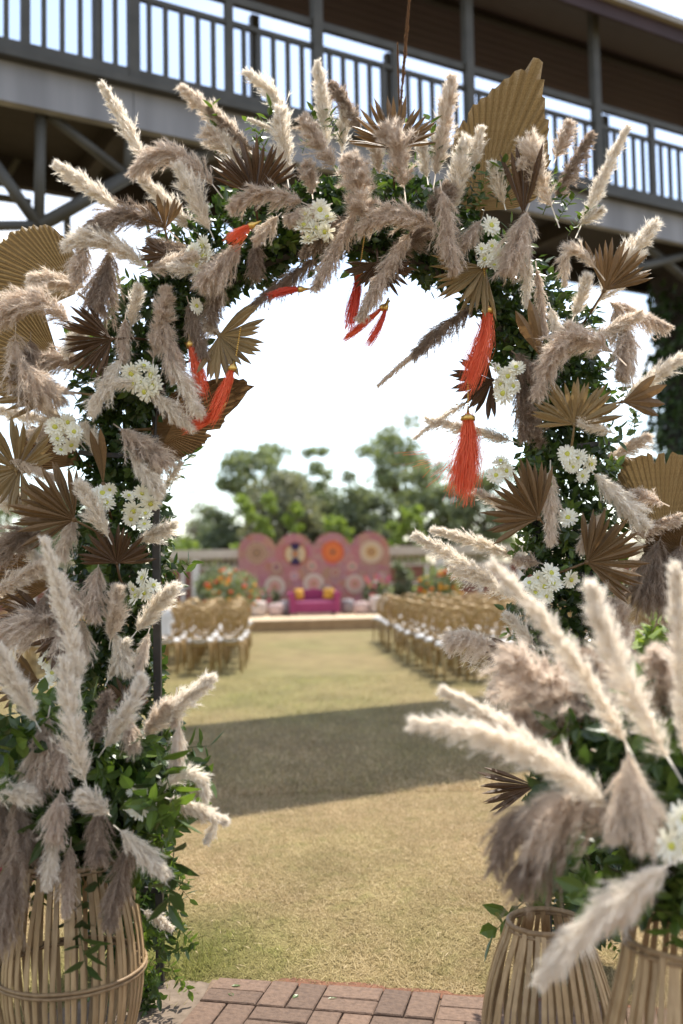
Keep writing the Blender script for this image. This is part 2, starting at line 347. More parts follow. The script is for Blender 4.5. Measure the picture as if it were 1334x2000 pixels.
# gabled roof: lining boards on two slopes, eaves, gutter
rf = MB()
def slab(b, w0, z0, w1, z1, t): b.add([(S0, w0, z0), (S1, w0, z0), (S1, w1, z1), (S0, w1, z1), (S0, w0, z0 + t), (S1, w0, z0 + t), (S1, w1, z1 + t), (S0, w1, z1 + t)], [(0, 3, 2, 1), (0, 1, 5, 4), (2, 3, 7, 6), (4, 5, 6, 7), (0, 4, 7, 3), (1, 2, 6, 5)]); return b
slab(rf, -.46, 8.93, 1.1, 9.36, .05); slab(rf, 1.1, 9.361, 2.40, 9.24, .05)
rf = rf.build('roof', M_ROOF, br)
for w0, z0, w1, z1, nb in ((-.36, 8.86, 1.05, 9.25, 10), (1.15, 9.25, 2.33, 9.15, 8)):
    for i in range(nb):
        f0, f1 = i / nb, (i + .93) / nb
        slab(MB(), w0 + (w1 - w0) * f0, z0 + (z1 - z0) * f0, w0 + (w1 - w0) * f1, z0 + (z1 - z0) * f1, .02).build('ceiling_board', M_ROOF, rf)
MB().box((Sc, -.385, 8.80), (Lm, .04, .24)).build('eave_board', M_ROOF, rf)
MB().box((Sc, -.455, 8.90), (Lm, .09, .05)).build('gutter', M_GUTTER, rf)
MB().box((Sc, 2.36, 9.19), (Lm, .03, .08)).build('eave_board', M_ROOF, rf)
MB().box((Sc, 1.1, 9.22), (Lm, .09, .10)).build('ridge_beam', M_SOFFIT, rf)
# struts under the deck: two branching frames, front and back
def in_bridge(x, y, w):                                     # point of the vertical plane w under pixel (x, y), in bridge coordinates
    n = np.array([-math.sin(BA), math.cos(BA), 0]); d = ray(x, y); o = np.array([0, BD, 0.])
    t = (n @ (o - CAM) + w) / (n @ d); p = CAM + d * t - o
    return (p[0] * math.cos(BA) + p[1] * math.sin(BA), w, p[2])
def strut(a, b, r, name='strut'): MB().tube([a, b], r, 10).build(name, M_STEEL, br, smooth=True)
na, nb_ = in_bridge(80, 212, .2), in_bridge(76, 442, .2)
strut(na, nb_, .055); strut(na, in_bridge(250, 345, .2), .05); strut(nb_, in_bridge(265, 336, .2), .07); strut(nb_, in_bridge(-25, 300, .2), .06)
strut(in_bridge(265, 336, .2), in_bridge(470, 285, .2), .07); strut(in_bridge(250, 345, .2), in_bridge(252, 245, .2), .05)
strut(in_bridge(74, 440, .2), in_bridge(-60, 442, .2), .05)
for a, b in (((78, 235), (12, 350)), ((245, 283), (188, 350)), ((130, 400), (132, 470)), ((60, 395), (-40, 380))): strut(in_bridge(*a, 2.1), in_bridge(*b, 2.1), .045)
strut(in_bridge(1180, 540, .2), in_bridge(1334, 500, .2), .06); strut(in_bridge(1250, 470, .3), in_bridge(1340, 545, .3), .06)
# ivy-clad pier
pc = in_bridge(1352, 700, 1.3)
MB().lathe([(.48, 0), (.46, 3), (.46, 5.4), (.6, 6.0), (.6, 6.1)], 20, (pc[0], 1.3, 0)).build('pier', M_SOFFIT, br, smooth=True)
n = 5200; ph = RNG.uniform(0, 2 * np.pi, n); zz = RNG.uniform(.1, 6.0, n); rr = .49 + RNG.random(n) ** 2 * (.22 + .12 * np.sin(zz * 2.3 + ph * 2))
P = np.stack([pc[0] + rr * np.cos(ph), 1.3 + rr * np.sin(ph), zz], 1); D = np.stack([.6 * np.cos(ph), .6 * np.sin(ph), -np.ones(n)], 1) + rvec(n) * .6
V, T = leaves_np(P, D, rvec(n), RNG.uniform(.08, .16, n), .38)
tag(link('ivy', np_mesh('ivy', V, T), M_IVY, br), kind='stuff')

# ------------------------------------------------------------------ far wall
SY = math.radians(6)
wl = empty('garden_wall', (0, 32, 0), 'long low garden wall with cream coping, spindles and red panels behind the stage', 'wall', rz=math.radians(1))
MB().box((0, 0, .80), (60, .22, 1.6)).build('wall_panel', M_BRICKW, wl)
MB().box((0, -.02, 2.1), (60, .5, .26)).box((0, -.02, 1.955), (60, .4, .05)).build('coping', M_CREAM, wl)
MB().box((0, 0, 1.63), (60, .3, .07)).build('rail', M_CREAM, wl)
sp = MB().lathe([(.03, 0), (.055, .06), (.03, .14), (.045, .2), (.03, .27)], 8).mesh('spindle', True)
for i in range(150):
    x = -13 + i * .18
    link('spindle', sp, M_CREAM, wl, (x, 0, 1.662))
pl_ = MB().box((0, 0, .99), (.24, .34, 1.98)).mesh('pilaster')
tp = MB().box((0, 0, .80), (.10, .30, 1.59)).mesh('mullion')
for i in range(-10, 12):
    link('pilaster', pl_, M_WHITE, wl, (-4.68 + i * 2.6, -.03, 0)); link('mullion', tp, M_WHITE, wl, (-5.1 + i * 2.6 + 1.3 * 0, -.01, 0)); link('mullion', tp, M_WHITE, wl, (-3.4 + i * 2.6, -.01, 0))
    MB().box((-3.4 + i * 2.6, -.135, 1.05), (2.2, .05, .06)).build('transom', M_WHITE, wl)

# ------------------------------------------------------------------ trees
def tree(x, y, h, cr, ci, label, seed, n_cl=46, leaf=.2, low=.28, lean=0, per=80, oval=1.0):
    rs = np.random.default_rng(seed); t = empty('tree', (x, y, 0), label, 'tree', 'trees beyond the garden wall')
    tr = MB(); th = h * .55; tr.tube([(0, 0, 0), (lean * .3, .05, th * .5), (lean * .6, 0, th)], [.02 * h, .015 * h, .009 * h], 8)
    ctr = np.array([lean, 0, h * (low + 1) / 2]); ax = np.array([cr, cr, h * (1 - low) / 2 * oval]); cl = []
    for i in range(n_cl):
        d = nrm(rs.normal(size=3)); c = ctr + d * ax * rs.uniform(.35, .92); cl.append(c)
        if i % 3 == 0:
            s = np.array([lean * .5, 0, th * rs.uniform(.55, 1.0)]); m_ = (s + c) / 2 + np.array([0, 0, .06 * h]); tr.tube([s, m_, c], [.006 * h, .004 * h, .0015 * h], 5)
    tr.build('trunk', M_BARK, t, smooth=True)
    per = int(per * 1.35); C = np.repeat(np.array(cl), per, 0); k = len(C); rad = np.repeat(rs.uniform(.13, .27, n_cl) * cr * 1.25, per)[:, None]
    P = C + nrm(rs.normal(size=(k, 3))) * rad * (rs.random((k, 1)) ** .45) * np.array([1, 1, .7])
    V, T = leaves_np(P, rs.normal(size=(k, 3)) + np.array([0, 0, -.3]), rs.normal(size=(k, 3)), rs.uniform(.7, 1.3, k) * leaf, .34)
    link('crown', np_mesh('crown', V, T), M_CROWN[ci], t); return t
def tp_(x, Y): return at(x, 1100, Y)[0]
tree(tp_(505, 44), 44, 7.6, 1.9, 1, 'slim light green tree rising above the first lobe of the backdrop', 1, 40, low=.42)
tree(tp_(618, 46), 46, 7.4, 1.5, 1, 'slim pale green tree standing above the middle of the backdrop', 2, 26, low=.45)
tree(tp_(785, 47), 47, 9.4, 2.2, 1, 'tallest airy tree to the right, its crown high above the wall', 3, 44, low=.30)
tree(tp_(560, 40), 40, 5.6, 2.3, 4, 'broad rounded grey-green tree directly behind the stage backdrop', 4, 90, low=.18)
tree(tp_(700, 42), 42, 5.9, 2.0, 2, 'dense dark round tree behind the right lobes of the backdrop', 5, 80, low=.18)
tree(tp_(440, 42), 42, 4.3, 1.5, 2, 'low dark bushy tree left of the backdrop', 6, 50, low=.12)
tree(tp_(865, 43), 43, 6.6, 1.9, 0, 'mid green leafy tree seen below the long red tassel', 7, 55, low=.2)
tree(tp_(945, 42), 42, 6.4, 1.9, 0, 'leafy tree half hidden by the right leg of the arch', 8, 55, low=.15)
tree(tp_(360, 40), 40, 2.9, 1.6, 3, 'low yellow-green shrubby tree beside the left leg of the arch', 9, 40, low=.05)
tree(tp_(90, 41), 41, 5.4, 2.2, 0, 'green tree glimpsed left of the arch behind the palm fans', 10, 55, low=.15)
tree(tp_(655, 37), 37, 3.7, .75, 3, 'small bright sunlit sapling behind the orange medallion', 11, 18, leaf=.17, low=.35)
tree(tp_(800, 37), 37, 4.2, .9, 3, 'bright yellow-green sapling right of the backdrop', 12, 24, leaf=.17, low=.2)
tree(tp_(500, 37), 37, 4.6, 1.0, 3, 'bright sunlit sapling with scattered leaves behind the brown medallion', 13, 16, leaf=.17, low=.35)
tree(tp_(575, 37.5), 37.5, 4.3, .6, 3, 'thin bright green sapling behind the cream and navy medallion', 15, 9, leaf=.17, low=.5)
tree(tp_(1330, 45), 45, 3.6, 2.2, 2, 'low dark tree behind the right side of the arch', 16, 50, low=.1)
tree(tp_(415, 45), 45, 4.6, 1.9, 0, 'low green tree behind the leafless tree left of the backdrop', 17, 60, low=.1)
tree(tp_(640, 44), 44, 5.4, 2.2, 0, 'mid green tree filling the gap between the rounded trees', 19, 70, low=.15)
bt = empty('bare_tree', (tp_(375, 40), 40, 0), 'leafless grey tree with thin twigs left of the green trees', 'tree')
tw = MB(); rs = random.Random(4)
def grow(p, d, ln, r, dep):
    q = p + d * ln; tw.tube([p, (p + q) / 2 + np.array([rs.uniform(-.05, .05), 0, 0]) * ln, q], [r, r * .8, r * .6], 5)
    if dep:
        for _ in range(3): grow(q, nrm(d + np.array([rs.uniform(-.7, .7), rs.uniform(-.6, .6), rs.uniform(-.1, .5)])), ln * .68, r * .55, dep - 1)
grow(np.zeros(3), np.array([0, 0, 1.]), 1.8, .07, 5)
tw.build('trunk', mat('bark_grey', (.33, .29, .26), (.22, .19, .17), .9, 8), bt)

def bush(name, x, y, z0, rx, rz, m, label, cat, n=2600, leaf=.1, seed=1, group=None):
    rs = np.random.default_rng(seed); o = empty(name, (x, y, 0), label, cat, group)
    cl = nrm(rs.normal(size=(34, 3))) * rs.uniform(.3, .85, (34, 1)) * np.array([rx, rx, rz]); C = cl[rs.integers(0, 34, n)]
    P = C + nrm(rs.normal(size=(n, 3))) * rx * .36 * rs.random((n, 1)) ** .5 + np.array([0, 0, z0 + rz]); P[:, 2] = np.maximum(P[:, 2], .02)
    V, T = leaves_np(P, rs.normal(size=(n, 3)), rs.normal(size=(n, 3)), rs.uniform(.7, 1.3, n) * leaf, .36)
    link('foliage', np_mesh('foliage', V, T), m, o)
    st = MB()
    for i in range(7): a = rs.uniform(0, 6.28); st.tube([(0, 0, 0), (rx * .5 * math.cos(a), rx * .5 * math.sin(a), z0 + rz * 1.3)], [.03, .008], 5)
    st.build('stem', M_STEM, o); return o
bush('shrub', tp_(415, 30), 30, .0, .62, .95, M_CROWN[2], 'dark clipped shrub growing against the wall left of the backdrop', 'shrub', seed=2)
bush('shrub', tp_(455, 30.5), 30.5, .0, .5, .8, M_CROWN[0], 'green shrub tucked between the wall and the first backdrop lobe', 'shrub', seed=3)
bush('shrub', tp_(782, 30), 30, .0, .45, .95, M_CROWN[2], 'dark narrow shrub against the wall right of the backdrop', 'shrub', seed=4)
bush('shrub', at(1300, 1290, 5.6)[0], 5.6, .3, .42, .50, M_CROWN[3], 'bright sunlit leafy shrub seen between the right-hand plumes', 'shrub', n=900, leaf=.14, seed=5)
o = bush('flowering_shrub', at(-18, 1700, 4.6)[0], 4.6, .0, .22, .30, mat('bougainvillea', (0.560, 0.024, 0.128), (0.360, 0.012, 0.080), .6, island=True, transl=.3), 'magenta flowering shrub behind the left basket', 'shrub', n=700, leaf=.05, seed=6)

# ------------------------------------------------------------------ stage, backdrop, seating
stg = np.array([*gnd(480, 1236)[:2], 0])
def st(u, v, z): return (u, v, z)
M_STAGE = mat('stage_boards', (0.629, 0.476, 0.306), (0.510, 0.365, 0.221), .6, 3, (1, 10, 1), objrand=.06); M_STF = mat('stage_skirt', (.42, .28, .15), (.33, .21, .11), .8, 5)
sg = empty('stage', stg, 'low wooden stage with pale boards at the end of the aisle', 'stage', rz=SY)
SW, SDp, SH = 3.55, 3.4, .30
MB().box((SW / 2, SDp / 2, SH / 2 - .02), (SW, SDp, SH - .04)).build('skirt', M_STF, sg)
for i in range(17): MB().bevbox((SW / 2, (i + .5) * SDp / 17, SH - .018), (SW + .06, SDp / 17 - .006, .036), .003).build('board', M_STAGE, sg)
def on_stage(u, v, z=SH): c, s = math.cos(SY), math.sin(SY); return (stg[0] + c * u - s * v, stg[1] + s * u + c * v, z)
# backdrop
BY = 29.0
def bpx(x, y): p = at(x, y, BY); return p[0], p[2]
m_bd = bpy.data.materials.new('backdrop_print'); m_bd.use_nodes = True
t = m_bd.node_tree; n_ = t.nodes; l = t.links.new; p = n_['Principled BSDF']; p.inputs['Roughness'].default_value = .8
tx = n_.new('ShaderNodeTexCoord'); vo = n_.new('ShaderNodeTexVoronoi'); vo.inputs['Scale'].default_value = 3.6; vo.inputs['Randomness'].default_value = .75
l(tx.outputs['Object'], vo.inputs['Vector'])
wv = n_.new('ShaderNodeMath'); wv.operation = 'MULTIPLY'; wv.inputs[1].default_value = 44; l(vo.outputs['Distance'], wv.inputs[0])
sn = n_.new('ShaderNodeMath'); sn.operation = 'SINE'; l(wv.outputs[0], sn.inputs[0])
rp = n_.new('ShaderNodeValToRGB'); rp.color_ramp.interpolation = 'LINEAR'; e = rp.color_ramp.elements; e[0].color = (.34, .115, .10, 1); e[1].color = (.40, .23, .18, 1); x_ = e.new(.6); x_.color = (.33, .10, .105, 1)
mr = n_.new('ShaderNodeMapRange'); mr.inputs['From Min'].default_value = -1; l(sn.outputs[0], mr.inputs[0]); l(mr.outputs[0], rp.inputs[0])
v2 = n_.new('ShaderNodeMix'); v2.data_type = 'RGBA'; v2.blend_type = 'MIX'; v2.inputs[0].default_value = .07; l(rp.outputs[0], v2.inputs[6]); l(vo.outputs['Color'], v2.inputs[7]); l(v2.outputs[2], p.inputs['Base Color'])
bdo = empty('backdrop', (0, BY, 0), 'pink patchwork backdrop with four round lobes and ring medallions', 'backdrop')
lobes = [(502, 1079, 37), (575, 1079, 37), (648, 1077, 37), (722, 1076, 38)]
k_ = BY / F_PX
outl = []
for i, (x, y, r) in enumerate(lobes):
    cx, cz = bpx(x, y); r *= k_
    a0, a1 = (math.pi * 1.02, math.pi * .12) if i == 0 else ((math.pi * .88, -.02 * math.pi) if i == 3 else (math.pi * .88, math.pi * .12))
    outl += [(cx + r * math.cos(a0 + (a1 - a0) * q / 18), cz + r * math.sin(a0 + (a1 - a0) * q / 18)) for q in range(19)]
outl = [(outl[0][0] - .02, .0)] + outl + [(outl[-1][0] + .03, .0)]
m_ = len(outl)
MB().add([(x, -.05, z) for x, z in outl] + [(x, .05, z) for x, z in outl], [tuple(range(m_ - 1, -1, -1)), tuple(range(m_, 2 * m_))] + [(i, (i + 1) % m_, m_ + (i + 1) % m_, m_ + i) for i in range(m_)]).build('panel', m_bd, bdo)
def rings(name, cols):
    m = bpy.data.materials.new(name); m.use_nodes = True; t = m.node_tree; nn = t.nodes; ll = t.links.new
    tx = nn.new('ShaderNodeTexCoord'); ln = nn.new('ShaderNodeVectorMath'); ln.operation = 'LENGTH'; ll(tx.outputs['Object'], ln.inputs[0])
    r = nn.new('ShaderNodeValToRGB'); r.color_ramp.interpolation = 'CONSTANT'; ll(ln.outputs['Value'], r.inputs[0])
    el = r.color_ramp.elements; el[0].color = (*cols[0][1], 1); el[1].position = cols[1][0]; el[1].color = (*cols[1][1], 1)
    for ps, c in cols[2:]: q = el.new(ps); q.color = (*c, 1)
    ll(r.outputs[0], nn['Principled BSDF'].inputs['Base Color']); nn['Principled BSDF'].inputs['Roughness'].default_value = .8; return m
cream, brown, orange, navy, pink, gold = (.44, .34, .23), (.23, .135, .085), (.37, .075, .022), (.04, .022, .07), (.34, .12, .12), (.36, .20, .085)
def disc(x, y, r, m, name='medallion', lab=None, sub=0):
    cx, cz = bpx(x, y); d = MB(); rr = r * k_; nn = 28
    d.add([(rr * math.cos(6.2832 * i / nn), yy, rr * math.sin(6.2832 * i / nn)) for yy in (-.012, .012) for i in range(nn)], [tuple(range(nn)), tuple(range(2 * nn - 1, nn - 1, -1))] + [(i, nn + i, nn + (i + 1) % nn, (i + 1) % nn) for i in range(nn)])
    o = d.build(name, m, bdo, (cx, -.065 - sub, cz)); 
    if lab: o['label'] = lab
    return o
disc(502, 1080, 21, rings('ring_brown', [(0, gold), (.05, brown), (.16, (.42, .25, .16)), (.22, brown), (.27, (.45, .30, .19))]), lab='brown ring medallion on the first lobe')
dm = disc(577, 1082, 23, rings('ring_cream', [(0, orange), (.05, gold), (.09, cream), (.21, (.66, .46, .2)), (.25, cream), (.30, orange)]), lab='cream medallion with navy wedges on the second lobe')
for sgn in (1, -1):
    w = MB(); w.add([(-.05, 0, sgn * .10), (.05, 0, sgn * .10), (.17, 0, sgn * .26), (.08, 0, sgn * .32), (-.08, 0, sgn * .32), (-.17, 0, sgn * .26), (-.05, .01, sgn * .10), (.05, .01, sgn * .10), (.17, .01, sgn * .26), (.08, .01, sgn * .32), (-.08, .01, sgn * .32), (-.17, .01, sgn * .26)], [(0, 1, 2, 3, 4, 5), (11, 10, 9, 8, 7, 6)])
    w.build('wedge', mat('navy', navy, rough=.8), dm, (0, -.024, 0))
disc(650, 1078, 22, rings('ring_orange', [(0, gold), (.045, orange), (.12, (.66, .18, .04)), (.2, (.50, .10, .03)), (.29, (.62, .15, .05))]), lab='solid orange medallion on the third lobe')
disc(725, 1078, 23, rings('ring_gold', [(0, gold), (.15, (.66, .45, .22)), (.19, cream), (.27, (.6, .36, .26)), (.3, cream)]), lab='gold and cream ring medallion on the fourth lobe')
for x, y, r in ((537, 1146, 20), (613, 1140, 20), (693, 1140, 18)): disc(x, y, r, rings('ring_s%d' % x, [(0, gold), (.07, (.55, .25, .22)), (.15, cream), (.2, (.5, .36, .30)), (.25, (.6, .5, .4))]))
for i, (x, y, r) in enumerate([(475, 1120, 10), (540, 1108, 9), (610, 1105, 9), (655, 1118, 11), (688, 1106, 9), (745, 1125, 11), (575, 1125, 10), (730, 1150, 12), (495, 1130, 10), (640, 1150, 12)]):
    disc(x, y, r, rings('ring_t%d' % i, [(0, random.choice([gold, navy, cream])), (.04, random.choice([pink, cream, (.35, .25, .32)])), (.09, random.choice([(.6, .3, .25), cream, (.4, .3, .36)])), (.13, pink)]), 'rosette')
# sofa
M_SOFA = mat('sofa_magenta', (.29, .045, .13), (.23, .03, .10), .75, 12, bump=.1)
sx0, sz0 = at(615, 1195, 27.9)[0], SH + .035
sf = empty('sofa', (sx0, 27.3, SH), 'magenta two-seat sofa with scrolled arms in the middle of the stage', 'sofa', rz=SY)
MB().bevbox((0, 0, .24), (1.05, .58, .30), .04).build('seat', M_SOFA, sf)
bk = MB(); pts = [(-.62, .1), (.62, .1), (.64, .62), (.40, .66), (0, .72), (-.40, .66), (-.64, .62)]
bk.add([(x, .24, z) for x, z in pts] + [(x, .36, z) for x, z in pts], [tuple(range(6, -1, -1)), tuple(range(7, 14))] + [(i, (i + 1) % 7, 7 + (i + 1) % 7, 7 + i) for i in range(7)]).build('backrest', M_SOFA, sf)
for s in (-1, 1):
    a = MB(); a.bevbox((s * .60, -.02, .30), (.15, .60, .46), .03); a.tube([(s * .63, -.34, .55), (s * .63, .26, .55)], .095, 12); a.build('arm', M_SOFA, sf)
    for yy in (-.24, .24): MB().lathe([(.02, 0), (.03, .09)], 8, (s * .52, yy, 0)).build('leg', M_BARK, sf)
M_CUSH = mat('cushion_yellow', (0.544, 0.304, 0.040), (0.440, 0.200, 0.024), .8, 8)
for i, (u, lab) in enumerate(((-.40, 'yellow cushion leaning on the left arm of the magenta sofa'), (.40, 'yellow cushion leaning on the right arm of the magenta sofa'))):
    c = MB().lathe([(.001, -.06), (.12, -.055), (.20, -.02), (.20, .02), (.12, .055), (.001, .06)], 4).build('cushion', M_CUSH, None, (sx0 + u, 27.3 + u * .1 - .06, SH + .58), True)
    c.rotation_euler = (math.radians(68), math.radians(45), (1 if u < 0 else -1) * .5); tag(c, lab, 'cushion', 'cushions on the sofa')
M_PCOL = [mat('pouf_cream', (.66, .55, .48), rough=.8), mat('pouf_pink', (.62, .46, .42), rough=.8), mat('pouf_grey', (.36, .33, .33), rough=.8)]
for x, w, h, c, lab in ((503, .50, .42, 0, 'large cream pouf at the left end of the stage'), (538, .42, .34, 1, 'blush pouf second from the left end of the stage'), (559, .38, .40, 2, 'grey pouf just left of the sofa'), (679, .38, .40, 2, 'grey pouf just right of the sofa'), (706, .42, .34, 1, 'blush pouf between the grey and cream poufs right of the sofa'), (738, .46, .48, 0, 'tall cream pouf at the right end of the stage')):
    Yp = 27.2 + (x - 615) * .0015 + (.35 if c == 2 else 0); X = at(x, 1190, Yp)[0]
    o = empty('pouf', (X, Yp, SH), lab, 'pouf', 'poufs beside the sofa')
    MB().lathe([(.001, .04), (w / 2 * .92, .04), (w / 2, .10), (w / 2, h - .1), (w / 2 * .9, h - .02), (w / 2 * .6, h), (.001, h)], 14).build('seat', M_PCOL[c], o, smooth=True)
    MB().lathe([(w / 2 * .8, 0), (w / 2 * .8, .05)], 14).build('base', M_BARK, o)
# flower arrangements by the stage
def flowers(name, x, y, z0, r, h, cols, label, cat, seed, n_f=40, ped=None, spikes=None):
    rs = np.random.default_rng(seed); o = empty(name, (x, y, z0), label, cat)
    if ped: MB().lathe([(.16, 0), (.12, .06), (.05, .15), (.05, ped - .15), (.15, ped), (.001, ped)], 12).build('pedestal', M_GOLD, o, smooth=True)
    b = ped or 0; n = 900
    P = nrm(rs.normal(size=(n, 3))) * np.array([r, r, h / 2]) * rs.random((n, 1)) ** .4 + np.array([0, 0, b + h / 2])
    V, T = leaves_np(P, rs.normal(size=(n, 3)) + np.array([0, 0, .5]), rs.normal(size=(n, 3)), rs.uniform(.08, .16, n), .3); link('foliage', np_mesh('foliage', V, T), M_CROWN[0], o)
    fm = MB().lathe([(.001, -.035), (.04, -.02), (.055, .005), (.04, .03), (.001, .04)], 8).mesh('bloom', True)
    for i in range(n_f):
        d = nrm(rs.normal(size=3)); d[1] = -abs(d[1]); q = d * np.array([r, r, h / 2]) * rs.uniform(.7, 1.0)
        f = link('bloom', fm, cols[i % len(cols)], o, (q[0], q[1], b + h / 2 + q[2])); s = rs.uniform(.8, 1.3); f.scale = (s, s, s)
    if spikes:
        for i in range(9):
            a = rs.uniform(-.9, .9); q = MB(); q.tube([(0, 0, b + h * .5), (math.sin(a) * r * .9, -.05, b + h * .8), (math.sin(a) * r * 1.6, -.08, b + h * .5 + math.cos(a) * h * .8)], [.02, .05, .01], 6); q.build('spike', spikes[i % len(spikes)], o)
    return o
MO = [mat('bloom_orange', (.78, .20, .015), rough=.7), mat('bloom_amber', (.80, .36, .03), rough=.7), mat('bloom_red', (.66, .09, .02), rough=.7)]
MP = [mat('bloom_pink', (.66, .14, .24), rough=.7), mat('bloom_white', (.75, .68, .62), rough=.7), mat('bloom_coral', (.70, .24, .16), rough=.7)]
flowers('flower_arrangement', at(452, 1160, 24)[0], 24, 0, .68, 1.2, MO, 'orange and green flower arrangement beside the left end of the stage', 'flowers', 3, 52, .40)
flowers('flower_arrangement', at(855, 1150, 23)[0], 23, 0, .55, 1.05, MO, 'orange flower arrangement on a stand among the right-hand chairs', 'flowers', 4, 44, .5)
flowers('flower_arrangement', at(520, 1160, 28.2)[0], 28.2, 0, .36, .55, MP[:2], 'pink and white flowers in front of the first backdrop lobe', 'flowers', 5, 26, .45)
flowers('flower_arrangement', at(738, 1150, 28.2)[0], 28.2, 0, .42, .75, MP, 'coral and white flowers with pink spikes in front of the fourth lobe', 'flowers', 6, 26, .45, [MP[0], MP[2]])

# chairs
def make_chair():
    c = empty('banquet_chair', (0, 0, 0))
    sfm = MB().lathe([(.215, .42), (.225, .43), (.225, .465), (.215, .475), (.001, .475)], 16); sfm.build('seat_frame', M_CHAIR, c, smooth=False)
    MB().lathe([(.19, .477), (.21, .49), (.205, .515), (.15, .53), (.001, .533)], 16).build('seat_cushion', M_PAD, c, smooth=True)
    for x, y, sp in ((-.15, .15, .02), (.15, .15, .02), (-.15, -.15, -.09), (.15, -.15, -.09)):
        MB().tube([(x * 1.02, y, .44), (x * 1.04, y + sp * .4, .22), (x * 1.06, y + sp, 0)], [.023, .018, .013], 6).build('leg', M_CHAIR, c, smooth=True)
    b = MB(); zc, ax, az = .76, .205, .235
    el = [(ax * math.cos(q), -.215 - (az * math.sin(q) + az) * .16, zc + az * math.sin(q)) for q in np.linspace(0, 2 * math.pi, 25)[:-1]]
    b.tube(el, .019, 6, closed=True)
    for s in (-1, 1):
        b.tube([(s * .10, -.19, .46), (s * .11, -.215, .56)], .016, 6)
        for off in (.3, .62): b.tube([(s * ax * .75 * off - s * .02, -.225, zc - az * .80), (s * ax * off * .3, -.25, zc), (s * ax * off * 1.1, -.282, zc + az * .72)], .009, 5)
    b.tube([(ax * .34 * math.cos(q), -.253 - az * .1 * math.sin(q), zc + .02 + az * .36 * math.sin(q)) for q in np.linspace(0, 2 * math.pi, 15)[:-1]], .010, 5, closed=True)
    for dz in (-.12, .0, .12):
        w = ax * math.sqrt(max(0, 1 - (dz / az) ** 2)) * .97; b.tube([(-w, -.25 - dz * .16, zc + dz), (w, -.25 - dz * .16, zc + dz)], .007, 5)
    b.build('backrest', M_CHAIR, c, smooth=True)
    return c
ORD = ['first', 'second', 'third', 'fourth', 'fifth', 'sixth', 'seventh', 'eighth', 'ninth', 'tenth', 'eleventh']
proto = make_chair(); first = True
ad = np.array([-math.sin(SY * .75), math.cos(SY * .75)]); ax_ = np.array([ad[1], -ad[0]])
for side, o0, rows, cols, sx in (('left', np.array([-1.72, 15.45]), 8, 8, -1), ('right', np.array([1.42, 13.75]), 10, 9, 1)):
    for r in range(rows):
        for c in range(cols):
            o = proto if first else copy_tree(proto); first = False
            q = o0 + ad * r * .82 + ax_ * sx * (c * .485 + (.0 if side == 'right' else 0)) + np.array([random.uniform(-.05, .05), random.uniform(-.07, .07)])
            o.location = (q[0], q[1], 0); o.rotation_euler.z = SY * .75 + random.gauss(0, .12)
            tag(o, 'gilded round-back chair, %s row back from the arch side, %s seat %s of the aisle' % (ORD[r], ORD[c], side), 'chair', 'gold chairs facing the stage')
            if side == 'left' and r == 0 and c == 2: cloth_at = q
cl = MB(); nn = 8
g_ = []
for i in range(nn + 1):
    for j in range(9):
        t_ = j / 8; x = (i / nn - .5) * (.20 + .14 * abs(t_ - .3)); wob = .018 * math.sin(i * 2.2 + t_ * 3)
        if t_ < .6: z = 1.03 - (.6 - t_) / .6 * .42; y = -.335 - wob - (.6 - t_) * .05
        else: z = 1.03 - (t_ - .6) / .4 * .25; y = -.262 + wob
        g_.append((x + .01 * math.sin(j), y, z))
cl.add(g_, [(i * 9 + j, i * 9 + j + 1, (i + 1) * 9 + j + 1, (i + 1) * 9 + j) for i in range(nn) for j in range(8)])
tag(cl.build('cloth', M_CLOTH, None, (cloth_at[0], cloth_at[1], 0), True), 'white cloth hung over the back of a gold chair in the left block', 'cloth')
# ================================================================== THE FLOWER ARCH
AY = 3.88
PXM = F_PX / AY
arch = empty('flower_arch', (0, AY, 0), 'round-topped flower arch of pampas plumes, dried palm fans and greenery', 'flower arch')
arr_l = empty('flower_arrangement', (*at(150, 1700, 3.3)[:2], .62), 'pampas and leafy arrangement standing in the left bamboo basket', 'flowers')
arr_r = empty('flower_arrangement', (*at(1345, 1700, 2.45)[:2], .62), 'large blurred pampas and leafy arrangement in the tall basket at right', 'flowers')
GRP = {'A': (arch, AY), 'L': (arr_l, 3.3), 'R': (arr_r, 2.45)}

# frame: four square posts and two hoops
def arch_path(off=0, dy=0, n=28):
    """centre line of the arch: legs and half circle (world x, y, z)"""
    cx, cz = at(672, 845, AY)[[0, 2]]; r = 437 / PXM + off
    pts = [(cx - r, AY + dy, 0), (cx - r, AY + dy, cz * .5)]
    pts += [(cx - r * math.cos(math.pi * i / n), AY + dy, cz + r * math.sin(math.pi * i / n)) for i in range(n + 1)]
    return pts + [(cx + r, AY + dy, cz * .5), (cx + r, AY + dy, 0)]
xi = gnd(317, 1915)[0]
cxA, czA = at(672, 845, AY)[[0, 2]]
rin = cxA - xi; rout = rin + .30
for dy in (-.02, .26):
    for r, nm in ((rin, 'hoop'),) if dy < .1 else ((rout - .08, 'hoop'),):
        b = MB(); P = [(cxA - r * math.cos(math.pi * i / 30), dy, czA + r * math.sin(math.pi * i / 30)) for i in range(31)]; b.tube(P, .016, 4); b.build(nm, M_POST, arch)
        for s in (-1, 1): MB().box((cxA + s * r, dy, czA / 2), (.028, .03, czA)).build('post', M_POST, arch)
for s in (-1, 1):
    for z in (.35, .9, 1.5, 2.0): MB().bar((cxA + s * rin, -.02, z), (cxA + s * rout, -.02, z + .03), .018).build('crossbar', M_POST, arch); MB().bar((cxA + s * rin, -.02, z), (cxA + s * (rout - .08), .26, z), .018).build('crossbar', M_POST, arch)

